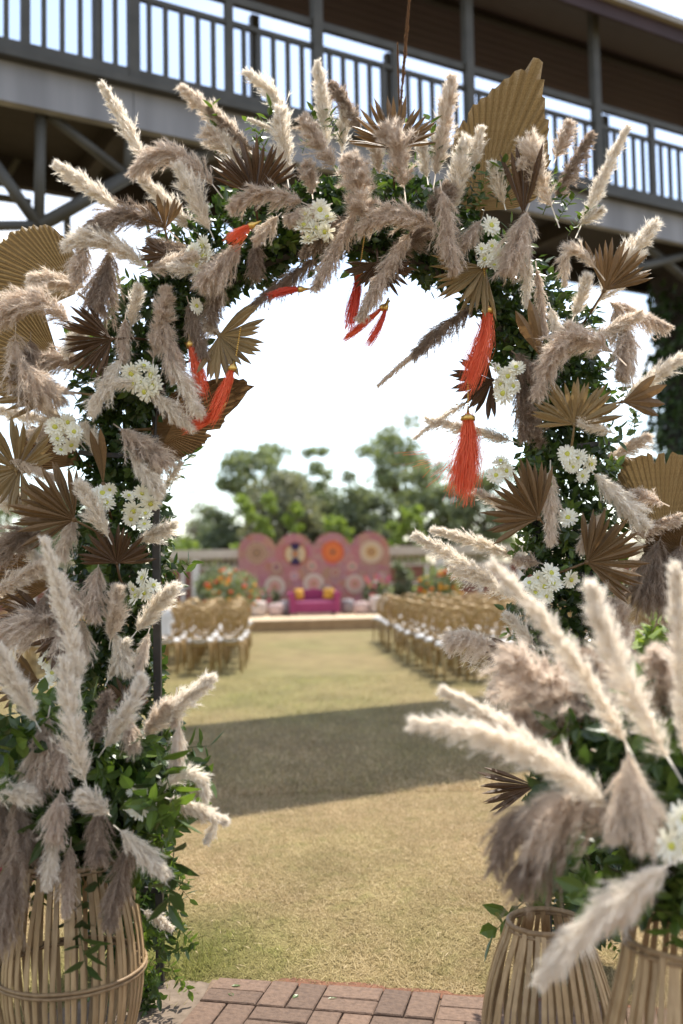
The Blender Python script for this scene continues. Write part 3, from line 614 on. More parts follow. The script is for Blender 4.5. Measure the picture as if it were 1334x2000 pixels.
# ---- greenery
def leaf_blade(P, d, n, L_, w):
    """one curved folded leaf: 8 verts"""
    d = nrm(d); s = nrm(np.cross(d, n)); n = np.cross(s, d)
    return [P, P + d * L_ * .3 + s * w - n * 0, P + d * L_ * .3 - n * w * .3, P + d * L_ * .3 - s * w, P + d * L_ * .65 + s * w * .85 - n * L_ * .05, P + d * L_ * .65 - n * (w * .3 + L_ * .05), P + d * L_ * .65 - s * w * .85 - n * L_ * .05, P + d * L_ - n * L_ * .14], [(0, 2, 1), (0, 3, 2), (1, 2, 5, 4), (2, 3, 6, 5), (4, 5, 7), (5, 6, 7)]
def sprig_mesh(seed, n=13, ln=.17, leaf=.052, wd=.24):
    rs = np.random.default_rng(seed); b = MB(); bend = rs.uniform(-.3, .3, 2)
    path = [np.array([bend[0] * t * t * ln, bend[1] * t * t * ln, t * ln]) for t in np.linspace(0, 1, 5)]; b.tube(path, [.0022, .002, .0017, .0013, .0008], 4)
    for i in range(n):
        t = .12 + .88 * i / (n - 1); p = np.array([bend[0] * t * t * ln, bend[1] * t * t * ln, t * ln]); a = i * 2.4 + rs.uniform(-.4, .4)
        d = np.array([math.cos(a), math.sin(a), rs.uniform(.1, .9) + (1.2 if i == n - 1 else 0)]); nn = np.array([-math.cos(a) * .4, -math.sin(a) * .4, 1]) + rs.normal(size=3) * .25
        b.add(*leaf_blade(p, d, nn, leaf * rs.uniform(.75, 1.2), leaf * wd * rs.uniform(.85, 1.15)))
    return b.mesh('leaf_sprig')
SPR = [sprig_mesh(i) for i in range(6)]; SPRB = [sprig_mesh(20 + i, 11, .20, .078, .25) for i in range(4)]
def sprig(par, p, d, s=1, big=False, m=None):
    o = link('leaf_sprig', random.choice(SPRB if big else SPR), m or (M_LEAF if random.random() < .55 else M_LEAFD), par, np.array(p) - np.array(par.location))
    o.rotation_mode = 'QUATERNION'; o.rotation_quaternion = Vector([float(x) for x in d]).to_track_quat('Z', 'Y') @ Quaternion((0, 0, 1), random.uniform(0, 6.28)); k = s * random.uniform(.8, 1.2); o.scale = (k, k, k); return o
def tube_samples(n, r0, zmin=.12):
    """random points in the garland round the arch: position, outward direction (world)"""
    rm = rin + .165; La = math.pi * rm; Lt = La + 2 * (czA - zmin); t = RNG.random(n) * Lt
    P = np.zeros((n, 3)); O = np.zeros((n, 3))
    a = (t - (czA - zmin)) / rm; legL = a < 0; legR = a > math.pi; a = np.clip(a, 0, math.pi)
    P[:, 0] = cxA - rm * np.cos(a); P[:, 2] = czA + rm * np.sin(a); O[:, 0] = -np.cos(a); O[:, 2] = np.sin(a)
    P[legL, 2] = zmin + t[legL]; P[legR, 2] = zmin + (Lt - t[legR]); P[:, 1] = AY + .09
    ph = RNG.uniform(0, 2 * np.pi, n); rr = r0 * np.sqrt(RNG.random(n)) * (1 + .25 * np.sin(t * 9) + .15 * np.sin(t * 23 + 1))
    E = O * np.cos(ph)[:, None] + np.array([0, 1., 0]) * np.sin(ph)[:, None]
    return P + E * rr[:, None] * np.array([1, .9, 1]), E, t
P, E_, t = tube_samples(21000, .165)
D = E_ * .8 + rvec(len(P)) + np.array([0, 0, -.15]); V, T = leaves_np(P, D, rvec(len(P)) + np.array([0, -.2, .8]), RNG.uniform(.035, .062, len(P)), .27)
tag(link('foliage', np_mesh('foliage', V - np.array([0, AY, 0]), T), M_LEAFD, arch), kind='stuff')
P, E_, t = tube_samples(1100, .165)
k = 0
for p, e in zip(P, E_):
    if e[1] > .35: continue
    sprig(arch, p - e * .04, e + np.array([0, -.25, .1]) + RNG.normal(size=3) * .5, .85); k += 1
    if k > 285: break
# trailing vine down the left leg, and greenery of the two basket arrangements
for i in range(60):
    x = random.uniform(262, 335); y = random.uniform(1480, 1985)
    x += 10 * math.sin(y / 40) - (25 if y > 1900 else 0); sprig(arch, at(x, y, AY - .12 - random.random() * .1), (random.uniform(-.5, .9), -.6, random.uniform(-1, .3)), .75)
def ball_leaves(par, Y, spots, n, leaf):
    PP = []
    for x, y, r in spots:
        c = at(x, y, Y + .08); k = int(n * r * r / sum(q[2] ** 2 for q in spots)); PP.append(c + nrm(RNG.normal(size=(k, 3))) * (RNG.random((k, 1)) ** .45) * r * Y / F_PX)
    P = np.concatenate(PP); V, T = leaves_np(P, rvec(len(P)) + np.array([0, -.2, -.2]), rvec(len(P)) + np.array([0, -.3, .7]), RNG.uniform(.7, 1.25, len(P)) * leaf, .26)
    tag(link('foliage', np_mesh('foliage', V - np.array(par.location), T), M_LEAFD, par), kind='stuff')
SPL = [(150, 1550, 115), (255, 1540, 85), (60, 1470, 85), (225, 1640, 65), (120, 1650, 70), (20, 1590, 75), (290, 1480, 50)]
SPRR = [(1270, 1560, 95), (1340, 1480, 110), (1355, 1640, 115), (1230, 1490, 60), (1310, 1720, 65)]
ball_leaves(arr_l, 3.3, SPL, 3800, .055); ball_leaves(arr_r, 2.5, SPRR, 2600, .062)
for par, Y, spots, n in ((arr_l, 3.3, SPL, 120), (arr_r, 2.5, SPRR, 90)):
    for i in range(n):
        x, y, r = random.choice(spots); d = nrm(np.array([random.gauss(0, 1), -abs(random.gauss(0, .8)), random.gauss(.1, 1)])); c = at(x, y, Y)
        sprig(par, c + d * r * Y / F_PX * .5 + np.array([0, .05, 0]), d, .78, True)
for x, y, Y in ((1155, 1500, 2.6), (1175, 1490, 2.6), (1060, 1735, 3.45), (1090, 1745, 3.45), (1045, 1765, 3.45), (1230, 1800, 2.4), (1130, 1730, 3.4), (1110, 1700, 3.4), (1085, 1710, 3.45), (1150, 1745, 3.4)): sprig(arr_r, at(x, y, Y), (random.uniform(-1, .2), -.5, random.uniform(-.4, .8)), 1.0, True)
for x, y in ((235, 1500), (85, 1535), (150, 1765), (100, 1500), (310, 1470), (330, 1600), (340, 1650), (20, 1400), (60, 1420), (110, 1390)): sprig(arr_l, at(x, y, 3.15), (random.uniform(-.4, .4), -.6, random.uniform(-.9, .9)), 1.0, True)
for x, y in ((420, 300), (500, 300), (520, 295), (590, 300), (1100, 410), (1085, 440), (670, 280), (610, 290), (1235, 790), (1240, 850), (1230, 840), (330, 960), (1110, 460), (860, 330), (790, 330), (730, 320)): sprig(arch, at(x, y, AY), (random.uniform(-.6, .6), -.3, 1), .9, False, M_LEAF)

# leaves wound round the inner hoop and the right inner post
n = 2600; a = RNG.uniform(.12, math.pi * .97, n); P = np.stack([cxA - (rin + .03) * np.cos(a), np.full(n, AY - .02), czA + (rin + .03) * np.sin(a)], 1)
z = RNG.uniform(.5, czA, 1500); P = np.concatenate([P, np.stack([np.full(1500, cxA + rin + .01), np.full(1500, AY - .03), z], 1)]); P += RNG.normal(size=P.shape) * .032
V, T = leaves_np(P, rvec(len(P)) + np.array([0, -.3, -.2]), rvec(len(P)) + np.array([0, -.3, .7]), RNG.uniform(.032, .056, len(P)), .27)
tag(link('foliage', np_mesh('foliage', V - np.array([0, AY, 0]), T), M_LEAFD, arch), kind='stuff')
for i in range(34): sprig(arch, at(random.uniform(1030, 1100), random.uniform(880, 1330), AY - .06), (random.uniform(-1, .4), -.6, random.uniform(-.6, .6)), .75)
for x, y in ((915, 395), (935, 410), (970, 405), (1000, 400), (890, 370), (1060, 420)): sprig(arch, at(x, y, AY - .12), (random.uniform(-.6, .6), -.5, .7), .8)

# ---- plumes
def bez(a, b, c, t): t = np.asarray(t)[:, None]; return a * (1 - t) ** 2 + b * 2 * t * (1 - t) + c * t * t
def plume_mesh(A, B, C, R, n_h, seed, droop=0., theta=.5, wisp=0., hair_w=.0009, taper=1.):
    rs = np.random.default_rng(seed); Lp = np.linalg.norm(C - A) + .5 * np.linalg.norm(B - (A + C) / 2)
    n_br = int(np.clip(Lp / max(R, .008) * 34, 80, 340) * (1 - .5 * wisp)); t = np.sort(rs.random(n_br)) ** .92
    ax = bez(A, B, C, t); tg = nrm(bez(A, B, C, np.minimum(t + .03, 1.03)) - bez(A, B, C, t - .03))
    u = nrm(np.cross(tg, np.array([.13, 1, .21]))); v = np.cross(tg, u); ph = np.arange(n_br) * 2.39996 + rs.normal(size=n_br) * .5
    pf = np.clip((t + .22) / .40, 0, 1) ** .7 * (1 - taper * .70 * np.clip((t - .25) / .75, 0, 1) ** 1.7)
    lob = .92 + .27 * np.sin(t * 14 + seed) * np.sin(ph + t * 9) + .2 * np.sin(t * 33 + ph * 2) + .24 * rs.normal(size=n_br)
    Lb = R * 1.55 * pf * np.clip(lob, .45, 1.7)
    th = theta * rs.uniform(.55, 1.35, n_br)
    d = tg * np.cos(th)[:, None] + (u * np.cos(ph)[:, None] + v * np.sin(ph)[:, None]) * np.sin(th)[:, None]
    i = rs.integers(0, n_br, n_h); uu = rs.random(n_h) ** .8
    down = np.array([0, 0, -1.])
    pos = ax[i] + d[i] * (Lb[i] * uu)[:, None] + down * (droop * Lb[i] * uu ** 2 * .9)[:, None]
    hd = nrm(d[i] * 1.1 + rs.normal(size=(n_h, 3)) * .6 + tg[i] * .3 + down * droop * .9)
    hl = R * rs.uniform(.18, .55, n_h) * np.where(rs.random(n_h) < .07, 1.5, 1) * (.55 + .45 * pf[i]) + .004
    sd = nrm(np.cross(hd, rs.normal(size=(n_h, 3)))); w = hair_w * rs.uniform(.6, 1.5, n_h)[:, None]
    V = np.stack([pos - sd * w, pos + sd * w, pos + hd * hl[:, None]], 1).reshape(-1, 3); T = np.arange(3 * n_h).reshape(-1, 3)
    # branchlets and axis
    e = ax + d * Lb[:, None] * .9 + down * (droop * Lb * .7)[:, None]; s2 = nrm(np.cross(d, tg)) * .0009
    V2 = np.stack([ax - s2, ax + s2, e], 1).reshape(-1, 3); T2 = np.arange(3 * n_br).reshape(-1, 3) + len(V)
    tt = np.linspace(-.12, .98, 10); c = bez(A, B, C, tt); q = nrm(np.cross(np.gradient(c, axis=0), np.array([.2, 1, .1]))) * .0024; V3 = np.concatenate([c - q, c + q]); o = len(V) + len(V2)
    T3 = np.array([[o + k, o + k + 1, o + 10 + k + 1] for k in range(9)] + [[o + k, o + 11 + k, o + 10 + k] for k in range(9)])
    return np.concatenate([V, V2, V3]), np.concatenate([T, T2, T3])
PC = [0]
def plume(g, kind, bx, by, tx, ty, w, dy=0, mx=None, my=None, droop=None, theta=None, wisp=0, tipdy=-.05, dens=1., taper=1.):
    par, Y = GRP[g]; dy -= .05 if g == 'A' else .03; PC[0] += 1; s = PC[0]; Yb = Y + dy; A = at(bx, by, Yb); C = at(tx, ty, Yb + tipdy)
    if mx is None: B = (A + C) / 2 + np.array([0, 0, .03 * np.linalg.norm(C - A)])
    else: m_ = at(mx, my, Yb + tipdy * .5 - .02); B = 2 * m_ - (A + C) / 2
    C = A + (C - A) * (.96 if kind == 'C' else .93); R = w * .5 * Yb / F_PX * (.88 if kind in 'CB' else (1.0 if g == 'R' else .84)); ln = math.hypot(tx - bx, ty - by) + 20
    if droop is None: droop = {'C': .10, 'T': .32, 'D': .42, 'P': .22, 'B': .1}[kind]
    n = int(np.clip(w * ln * 1.45 * dens, 2600, 16500) * (1 - .55 * wisp))
    V, T = plume_mesh(A, B, C, R, n, s, droop, theta or {'C': .5, 'T': .62, 'D': .62, 'P': .5, 'B': .2}[kind], wisp, .00092 * Yb / AY, taper)
    return link('pampas_plume', np_mesh('pampas_plume', V - A, T), PL[kind], par, A - np.array(par.location))
A_ = 'A'
for a in [
 # crest of the arch, left to right
 (A_, 'C', 282, 310, 198, 163, 44, .08), (A_, 'C', 232, 410, 110, 320, 50, .02), (A_, 'T', 415, 360, 250, 335, 62, -.06, 330, 300), (A_, 'D', 330, 450, 170, 445, 78, -.10, 250, 415), (A_, 'D', 385, 500, 290, 470, 50, -.06),
 (A_, 'C', 385, 455, 272, 345, 50, .04), (A_, 'C', 410, 450, 350, 325, 62, -.10), (A_, 'P', 492, 300, 352, 165, 58, .05), (A_, 'D', 495, 295, 400, 205, 26, .03), (A_, 'P', 470, 310, 405, 255, 60, .04),
 (A_, 'C', 560, 260, 478, 138, 46, .04, 535, 190), (A_, 'C', 562, 350, 545, 215, 54, -.04), (A_, 'C', 548, 262, 484, 232, 18, .0), (A_, 'T', 590, 395, 445, 400, 56, -.14, 510, 378), (A_, 'C', 640, 290, 621, 122, 44, .06), (A_, 'T', 655, 330, 592, 228, 58, -.04), (A_, 'T', 610, 380, 600, 312, 46, -.03),
 (A_, 'D', 705, 250, 648, 160, 46, .05), (A_, 'T', 715, 430, 685, 300, 88, -.20, None, None, .6), (A_, 'T', 790, 370, 758, 250, 74, -.14, 775, 280), (A_, 'B', 782, 215, 801, -20, 16, .03), (A_, 'B', 780, 215, 776, 75, 7, .03), (A_, 'P', 850, 345, 884, 143, 62, .03), (A_, 'C', 888, 410, 908, 268, 54, -.12),
 (A_, 'T', 850, 450, 693, 446, 62, -.18, 770, 415), (A_, 'D', 835, 430, 875, 360, 60, -.10), (A_, 'T', 862, 370, 885, 530, 66, -.18), (A_, 'D', 760, 500, 840, 440, 55, -.08), (A_, 'T', 1030, 410, 990, 530, 78, -.18), (A_, 'P', 1080, 410, 1040, 285, 66, -.14, 1045, 310), (A_, 'P', 1040, 340, 1015, 318, 40, -.14),
 (A_, 'T', 1085, 310, 1113, 238, 46, .08), (A_, 'D', 1085, 385, 1160, 252, 42, .06), (A_, 'C', 1135, 440, 1228, 243, 40, .04), (A_, 'C', 1130, 440, 1175, 410, 36, .02), (A_, 'C', 1170, 590, 1281, 432, 62, .0), (A_, 'P', 1165, 525, 1100, 555, 48, -.10, 1115, 490), (A_, 'T', 1190, 590, 1312, 640, 44, .05, None, None, .7, None, .3), (A_, 'T', 1200, 600, 1225, 680, 60, .04),
 (A_, 'T', 1200, 690, 1040, 768, 80, -.20, 1110, 665), (A_, 'T', 1230, 640, 1215, 735, 66, -.05), (A_, 'C', 1215, 785, 1345, 690, 50, -.02), (A_, 'C', 1195, 845, 1132, 825, 40, -.18),
 (A_, 'C', 470, 350, 436, 268, 46, .05), (A_, 'C', 668, 300, 672, 208, 38, .07), (A_, 'P', 742, 340, 728, 258, 48, .02), (A_, 'C', 835, 350, 822, 262, 40, .0), (A_, 'C', 925, 330, 940, 250, 34, -.10), (A_, 'T', 640, 400, 560, 430, 50, -.12), (A_, 'C', 985, 400, 960, 320, 40, -.12), (A_, 'P', 545, 420, 500, 470, 46, -.1), (A_, 'T', 940, 430, 905, 480, 50, -.12), (A_, 'C', 1120, 620, 1150, 540, 44, -.08), (A_, 'P', 1160, 660, 1255, 610, 46, .0), (A_, 'C', 1075, 600, 1100, 690, 36, -.12), (A_, 'P', 1180, 900, 1270, 850, 46, .0), (A_, 'C', 1000, 1000, 930, 960, 34, .0), (A_, 'P', 1180, 1000, 1130, 1075, 40, -.12),
 (A_, 'P', 165, 560, 60, 540, 60, -.05), (A_, 'T', 165, 700, 70, 700, 70, -.03), (A_, 'C', 160, 870, 85, 790, 46, .0), (A_, 'P', 150, 820, 60, 850, 50, .02), (A_, 'C', 175, 620, 130, 690, 44, -.1), (A_, 'C', 255, 640, 270, 560, 40, -.1), (A_, 'C', 200, 900, 165, 830, 40, -.08), (A_, 'C', 210, 1330, 250, 1250, 40, -.14), (A_, 'P', 130, 960, 50, 1010, 46, .0), (A_, 'C', 120, 1150, 60, 1080, 46, -.06),
 # inside of the opening, right
 (A_, 'D', 925, 600, 800, 700, 46, .0, 865, 640), (A_, 'P', 850, 660, 733, 757, 26, -.02, None, None, .15, .35), (A_, 'C', 912, 785, 806, 858, 22, .03, None, None, .1, .6, .5), (A_, 'C', 1000, 862, 830, 818, 40, .05, None, None, .15, .5, .35), (A_, 'D', 1020, 720, 1025, 860, 52, -.05), (A_, 'D', 1005, 690, 1060, 740, 62, -.06), (A_, 'D', 1060, 880, 1030, 790, 44, -.06),
 (A_, 'C', 1032, 500, 1028, 600, 30, -.12), (A_, 'T', 1048, 525, 1066, 665, 30, -.10), (A_, 'T', 800, 455, 695, 632, 50, -.16), (A_, 'T', 695, 415, 612, 570, 52, -.14), (A_, 'D', 680, 420, 590, 500, 50, -.08), (A_, 'D', 620, 505, 478, 608, 40, .0),
 # shoulder, left
 (A_, 'C', 290, 525, 128, 475, 62, -.12, 205, 472), (A_, 'D', 215, 490, 190, 598, 84, -.12), (A_, 'T', 170, 470, 150, 540, 60, -.14), (A_, 'P', 285, 530, 385, 495, 48, -.14), (A_, 'C', 388, 530, 335, 520, 40, -.16), (A_, 'T', 470, 480, 392, 550, 76, -.16), (A_, 'D', 430, 540, 410, 632, 50, -.10), (A_, 'D', 500, 470, 500, 540, 44, -.05), (A_, 'T', 300, 700, 328, 556, 56, -.12), (A_, 'T', 245, 620, 240, 705, 42, -.10), (A_, 'T', 315, 620, 345, 740, 58, -.14), (A_, 'C', 325, 690, 392, 808, 56, -.17), (A_, 'C', 236, 700, 180, 806, 54, -.16), (A_, 'C', 275, 745, 225, 750, 36, -.15), (A_, 'C', 285, 755, 375, 838, 48, -.14), (A_, 'D', 368, 590, 398, 700, 48, -.12), (A_, 'C', 430, 650, 405, 640, 40, -.08), 
 (A_, 'T', 140, 640, -15, 625, 84, -.14, 65, 585), (A_, 'T', 30, 650, 110, 770, 110, -.12, 50, 720), (A_, 'D', 60, 660, 60, 770, 90, -.10), (A_, 'C', -30, 795, 95, 822, 40, .05, None, None, .2, None, .3), (A_, 'T', 232, 835, 325, 905, 74, -.12), (A_, 'D', 240, 860, 300, 890, 60, -.10),
 # left leg
 (A_, 'C', 250, 880, 312, 960, 60, -.14), (A_, 'C', 318, 958, 353, 903, 30, .02, None, None, .2, .7, .5), (A_, 'C', 212, 1050, 155, 943, 52, -.25), (A_, 'C', 262, 1062, 342, 1025, 46, -.05), (A_, 'T', 192, 1105, 178, 1205, 58, -.16), (A_, 'P', 215, 1255, 232, 1145, 62, -.16), (A_, 'C', 265, 1235, 342, 1143, 54, -.12), (A_, 'C', 222, 1235, 250, 1310, 52, -.14), (A_, 'P', 290, 1235, 268, 1315, 38, -.12), (A_, 'P', 145, 1005, 120, 1085, 54, -.12), (A_, 'D', 90, 1050, -20, 1080, 76, -.08, 35, 1050), (A_, 'P', -20, 1165, 95, 1095, 56, -.14), (A_, 'P', 95, 1110, 150, 1190, 74, -.14), (A_, 'D', 95, 1150, 80, 1200, 66, -.12), (A_, 'T', 130, 1210, -20, 1265, 96, -.14, 60, 1215), (A_, 'T', 125, 1190, 110, 1310, 60, -.15), (A_, 'P', 15, 895, 110, 935, 38, -.14), (A_, 'C', -30, 975, 60, 985, 56, .0), (A_, 'P', 60, 960, 120, 1010, 40, -.05), (A_, 'C', 280, 1778, 334, 1812, 30, -.25), (A_, 'P', 160, 1210, 165, 1290, 50, -.1),
 # right leg
 (A_, 'C', 1005, 1165, 806, 1040, 46, -.12, None, None, .3, .6, .25), (A_, 'C', 1000, 1085, 843, 1032, 40, .02), (A_, 'C', 960, 1130, 880, 1110, 36, -.1, None, None, .4, .7, .4), (A_, 'P', 1075, 915, 1075, 1065, 50, -.14), (A_, 'C', 1160, 925, 1262, 1028, 62, -.14), (A_, 'T', 1225, 1050, 1330, 1005, 44, -.05, None, None, .4, .6, .3), (A_, 'T', 1300, 985, 1235, 960, 40, -.10, None, None, .3, .7, .4), (A_, 'D', 1290, 1050, 1255, 1160, 110, .03), (A_, 'D', 1330, 1060, 1310, 1180, 90, .03), (A_, 'T', 1055, 1100, 1005, 1090, 36, -.08), (A_, 'T', 1215, 1290, 1200, 1170, 74, -.1), (A_, 'D', 1180, 1200, 1220, 1330, 80, .0), (A_, 'P', 1015, 1305, 872, 1240, 66, -.2, 930, 1245, .8, .6, .2), (A_, 'P', 1010, 1280, 960, 1345, 56, -.2, None, None, .9, .6, .2), (A_, 'C', 1040, 1260, 990, 1200, 40, -.15), (A_, 'T', 1320, 1290, 1340, 1180, 60, .0),
 # left basket arrangement
 ('L', 'C', 155, 1345, 85, 1048, 54, -.28, 128, 1200), ('L', 'C', 70, 1410, -15, 1255, 66, -.25), ('L', 'C', 168, 1530, 125, 1285, 70, -.28, 140, 1400), ('L', 'C', 205, 1460, 278, 1325, 56, -.12, 250, 1385), ('L', 'D', 185, 1450, 212, 1352, 50, -.05), ('L', 'C', 295, 1425, 416, 1322, 54, -.02), ('L', 'P', 280, 1440, 330, 1370, 54, .0), ('L', 'P', 350, 1415, 345, 1495, 46, -.05), ('L', 'T', 245, 1400, 262, 1460, 50, -.05), ('L', 'T', 95, 1395, 70, 1545, 84, -.14), ('L', 'T', 120, 1440, 118, 1530, 50, -.16), ('L', 'C', 305, 1550, 405, 1560, 42, -.08, 370, 1512), ('L', 'C', 330, 1560, 442, 1605, 46, -.08), ('L', 'C', 425, 1600, 402, 1645, 24, -.08), ('L', 'C', 212, 1590, 160, 1552, 60, -.24, None, None, .1, .55, 0, -.06), ('L', 'C', -40, 1540, 58, 1552, 62, -.2), ('L', 'T', 118, 1545, 105, 1640, 58, -.22), ('L', 'C', 112, 1610, 90, 1735, 46, -.22), ('L', 'D', 190, 1575, 192, 1680, 64, -.2), ('L', 'D', 30, 1550, 50, 1670, 92, -.18), ('L', 'D', 40, 1640, -15, 1840, 110, -.22), ('L', 'C', 232, 1620, 326, 1708, 56, -.24), ('L', 'D', 255, 1640, 208, 1812, 64, -.18), ('L', 'T', 138, 1650, 128, 1790, 42, -.18), ('L', 'D', 0, 1560, 10, 1680, 60, -.1), ('L', 'T', 345, 1350, 340, 1420, 34, .02, None, None, .5, .6, .5),
 # right basket arrangement, nearer the camera
 ('R', 'C', 1222, 1450, 955, 1092, 68, -.10, 1100, 1260), ('R', 'C', 1305, 1480, 1150, 1138, 88, -.14, 1205, 1290), ('R', 'C', 1345, 1480, 1318, 1095, 74, -.15), ('R', 'C', 1190, 1580, 800, 1405, 92, -.10, 1020, 1462), ('R', 'C', 1050, 1460, 862, 1345, 52, -.02), ('R', 'T', 1190, 1450, 985, 1270, 140, .20, None, None, .4), ('R', 'T', 1150, 1460, 1010, 1400, 110, .22, None, None, .5), ('R', 'D', 1230, 1400, 1130, 1280, 110, .24), ('R', 'T', 1170, 1420, 1060, 1340, 120, .18), ('R', 'T', 1200, 1600, 1030, 1600, 130, .02, 1110, 1560, .9), ('R', 'D', 1130, 1590, 955, 1690, 76, .04, 1020, 1590, .8), ('R', 'D', 1120, 1600, 1010, 1700, 90, .05, None, None, .9), ('R', 'P', 1225, 1465, 1262, 1650, 90, -.14), ('R', 'P', 1215, 1500, 1200, 1640, 60, -.12), ('R', 'C', 1305, 1690, 1050, 1920, 92, -.26, 1170, 1790), ('R', 'P', 1290, 1700, 1190, 1800, 70, -.22), ('R', 'T', 1300, 1410, 1285, 1270, 90, .12), ('R', 'D', 1120, 1440, 1090, 1330, 90, .25), ('R', 'T', 1340, 1400, 1335, 1290, 70, .05),
]: plume(*a)

# ---- dried palm fans
def leaflet_shared():
    out = []
    for s in range(6):
        rs = np.random.default_rng(s + 50); V = []; cv = rs.uniform(-.30, .12); sk = rs.uniform(-.09, .09)
        for x, w in [(0, .04), (.22, .34), (.45, .74), (.64, 1.0), (.84, .72), (1.0, .05)]:
            zc = sk * x * x; V += [(x, cv * x * x, zc + w * .05), (x, cv * x * x - .062 * w, zc), (x, cv * x * x, zc - w * .05)]
        out.append(MB().add(V, [(i * 3 + k, i * 3 + k + 1, i * 3 + 4 + k, i * 3 + 3 + k) for i in range(5) for k in (0, 1)]).mesh('leaflet'))
    return out
LFT = leaflet_shared()
def finger_fan(g, tone, bx, by, r, a0, a1, n=None, dy=0, cup=.25, yaw=0):
    par, Y = GRP[g]; dy -= .13; Yb = Y + dy; B = at(bx, by, Yb); R = r * Yb / F_PX; n = int((n or max(5, int((a1 - a0) / 8.2))) * 1.2 + .5); da = math.radians(a1 - a0) / max(1, n - 1)
    am = math.radians((a0 + a1) / 2); b = MB(); b.tube([(0, 0, 0), (-math.cos(am) * R * .35, .05, -math.sin(am) * R * .35), (-math.cos(am) * R * .6, .12, -math.sin(am) * R * .6)], [.004, .005, .005], 6); b.ball((0, 0, 0), R * .045)
    fan = b.build('palm_fan', FAN[tone], par, B - np.array(par.location), True)
    for i in range(n):
        a = math.radians(a0) + i * da + random.uniform(-.03, .03); o = link('leaflet', random.choice(LFT), FAN[tone], fan, (0, -.002 * (i % 2), 0))
        k = R * random.uniform(.86, 1.06) * (1 - .10 * abs(i / max(1, n - 1) - .5)); wz = k * da * .66 * 1.3 / .10
        m = Matrix.Rotation(yaw, 4, 'Z') @ Matrix.Rotation(-a, 4, 'Y') @ Matrix.Rotation(-cup + random.uniform(-.13, .13), 4, 'Z') @ Matrix.Rotation(random.uniform(-.25, .25), 4, 'X')
        o.matrix_local = Matrix.Translation(o.location) @ m @ Matrix.Diagonal((k, k, wz, 1))
    return fan
def cut_fan(g, tone, bx, by, outl, dy=0, step=3.6, cup=.15):
    par, Y = GRP[g]; Yb = Y + dy; B = at(bx, by, Yb); sc = Yb / F_PX; outl = sorted(outl); aa = [q[0] for q in outl]; rr_ = [q[1] for q in outl]
    n = int((aa[-1] - aa[0]) / (step / 2)); V = []; Fc = []; fr = [.03, .3, .55, .8, 1.0]
    for i in range(n + 1):
        a = aa[0] + (aa[-1] - aa[0]) * i / n; r = np.interp(a, aa, rr_) * sc * (1 + random.uniform(-.03, .025) - (.12 if random.random() < .06 else 0)); ar = math.radians(a + random.uniform(-.25, .25))
        for f_ in fr:
            x = f_ * r; ridge = (.5 if i % 2 else -.5) * x * math.radians(step) * .85; bow = -cup * x * (x / (max(rr_) * sc)) 
            V.append((math.cos(ar) * x, bow + ridge, math.sin(ar) * x))
    m = len(fr)
    for i in range(n):
        for k in range(m - 1): Fc.append((i * m + k, i * m + k + 1, (i + 1) * m + k + 1, (i + 1) * m + k))
    am = math.radians(sum(aa) / len(aa)); b = MB().add(V, Fc); R = max(rr_) * sc
    b.tube([(0, 0, 0), (-math.cos(am) * R * .15, .03, -math.sin(am) * R * .15), (-math.cos(am) * R * .4, .12, -math.sin(am) * R * .4)], [.006, .006, .005], 6)
    return b.build('palm_fan', FAN[tone], par, B - np.array(par.location))
for a in [
 (A_, 'tan', 943, 412, [(2, 70), (14, 118), (28, 150), (43, 178), (58, 232), (69, 306), (78, 262), (90, 218), (103, 182), (130, 88), (150, 62), (170, 40)], .03),
 (A_, 'tan', 152, 572, [(85, 50), (100, 100), (110, 140), (117, 148), (135, 168), (152, 182), (172, 175), (192, 160), (205, 140)], .02),
 (A_, 'brown', 295, 838, [(62, 70), (42, 130), (27, 205), (20, 216), (10, 158), (-10, 118), (-35, 92), (-60, 78), (-80, 70)], -.03),
 (A_, 'tan', 1300, 1075, [(55, 185), (70, 190), (85, 188), (100, 190), (115, 196), (126, 170), (140, 120), (150, 100)], .04),
 (A_, 'brown', 1352, 1095, [(105, 80), (125, 100), (150, 105), (175, 100), (200, 90)], .0), (A_, 'tan', 118, 712, [(105, 120), (125, 150), (150, 165), (175, 165), (195, 150), (212, 125)], .03), (A_, 'brown', 120, 1130, [(140, 100), (165, 130), (190, 135), (215, 115)], .05), (A_, 'brown', 165, 905, [(120, 90), (145, 125), (170, 135), (190, 120)], .08)]: cut_fan(*a)
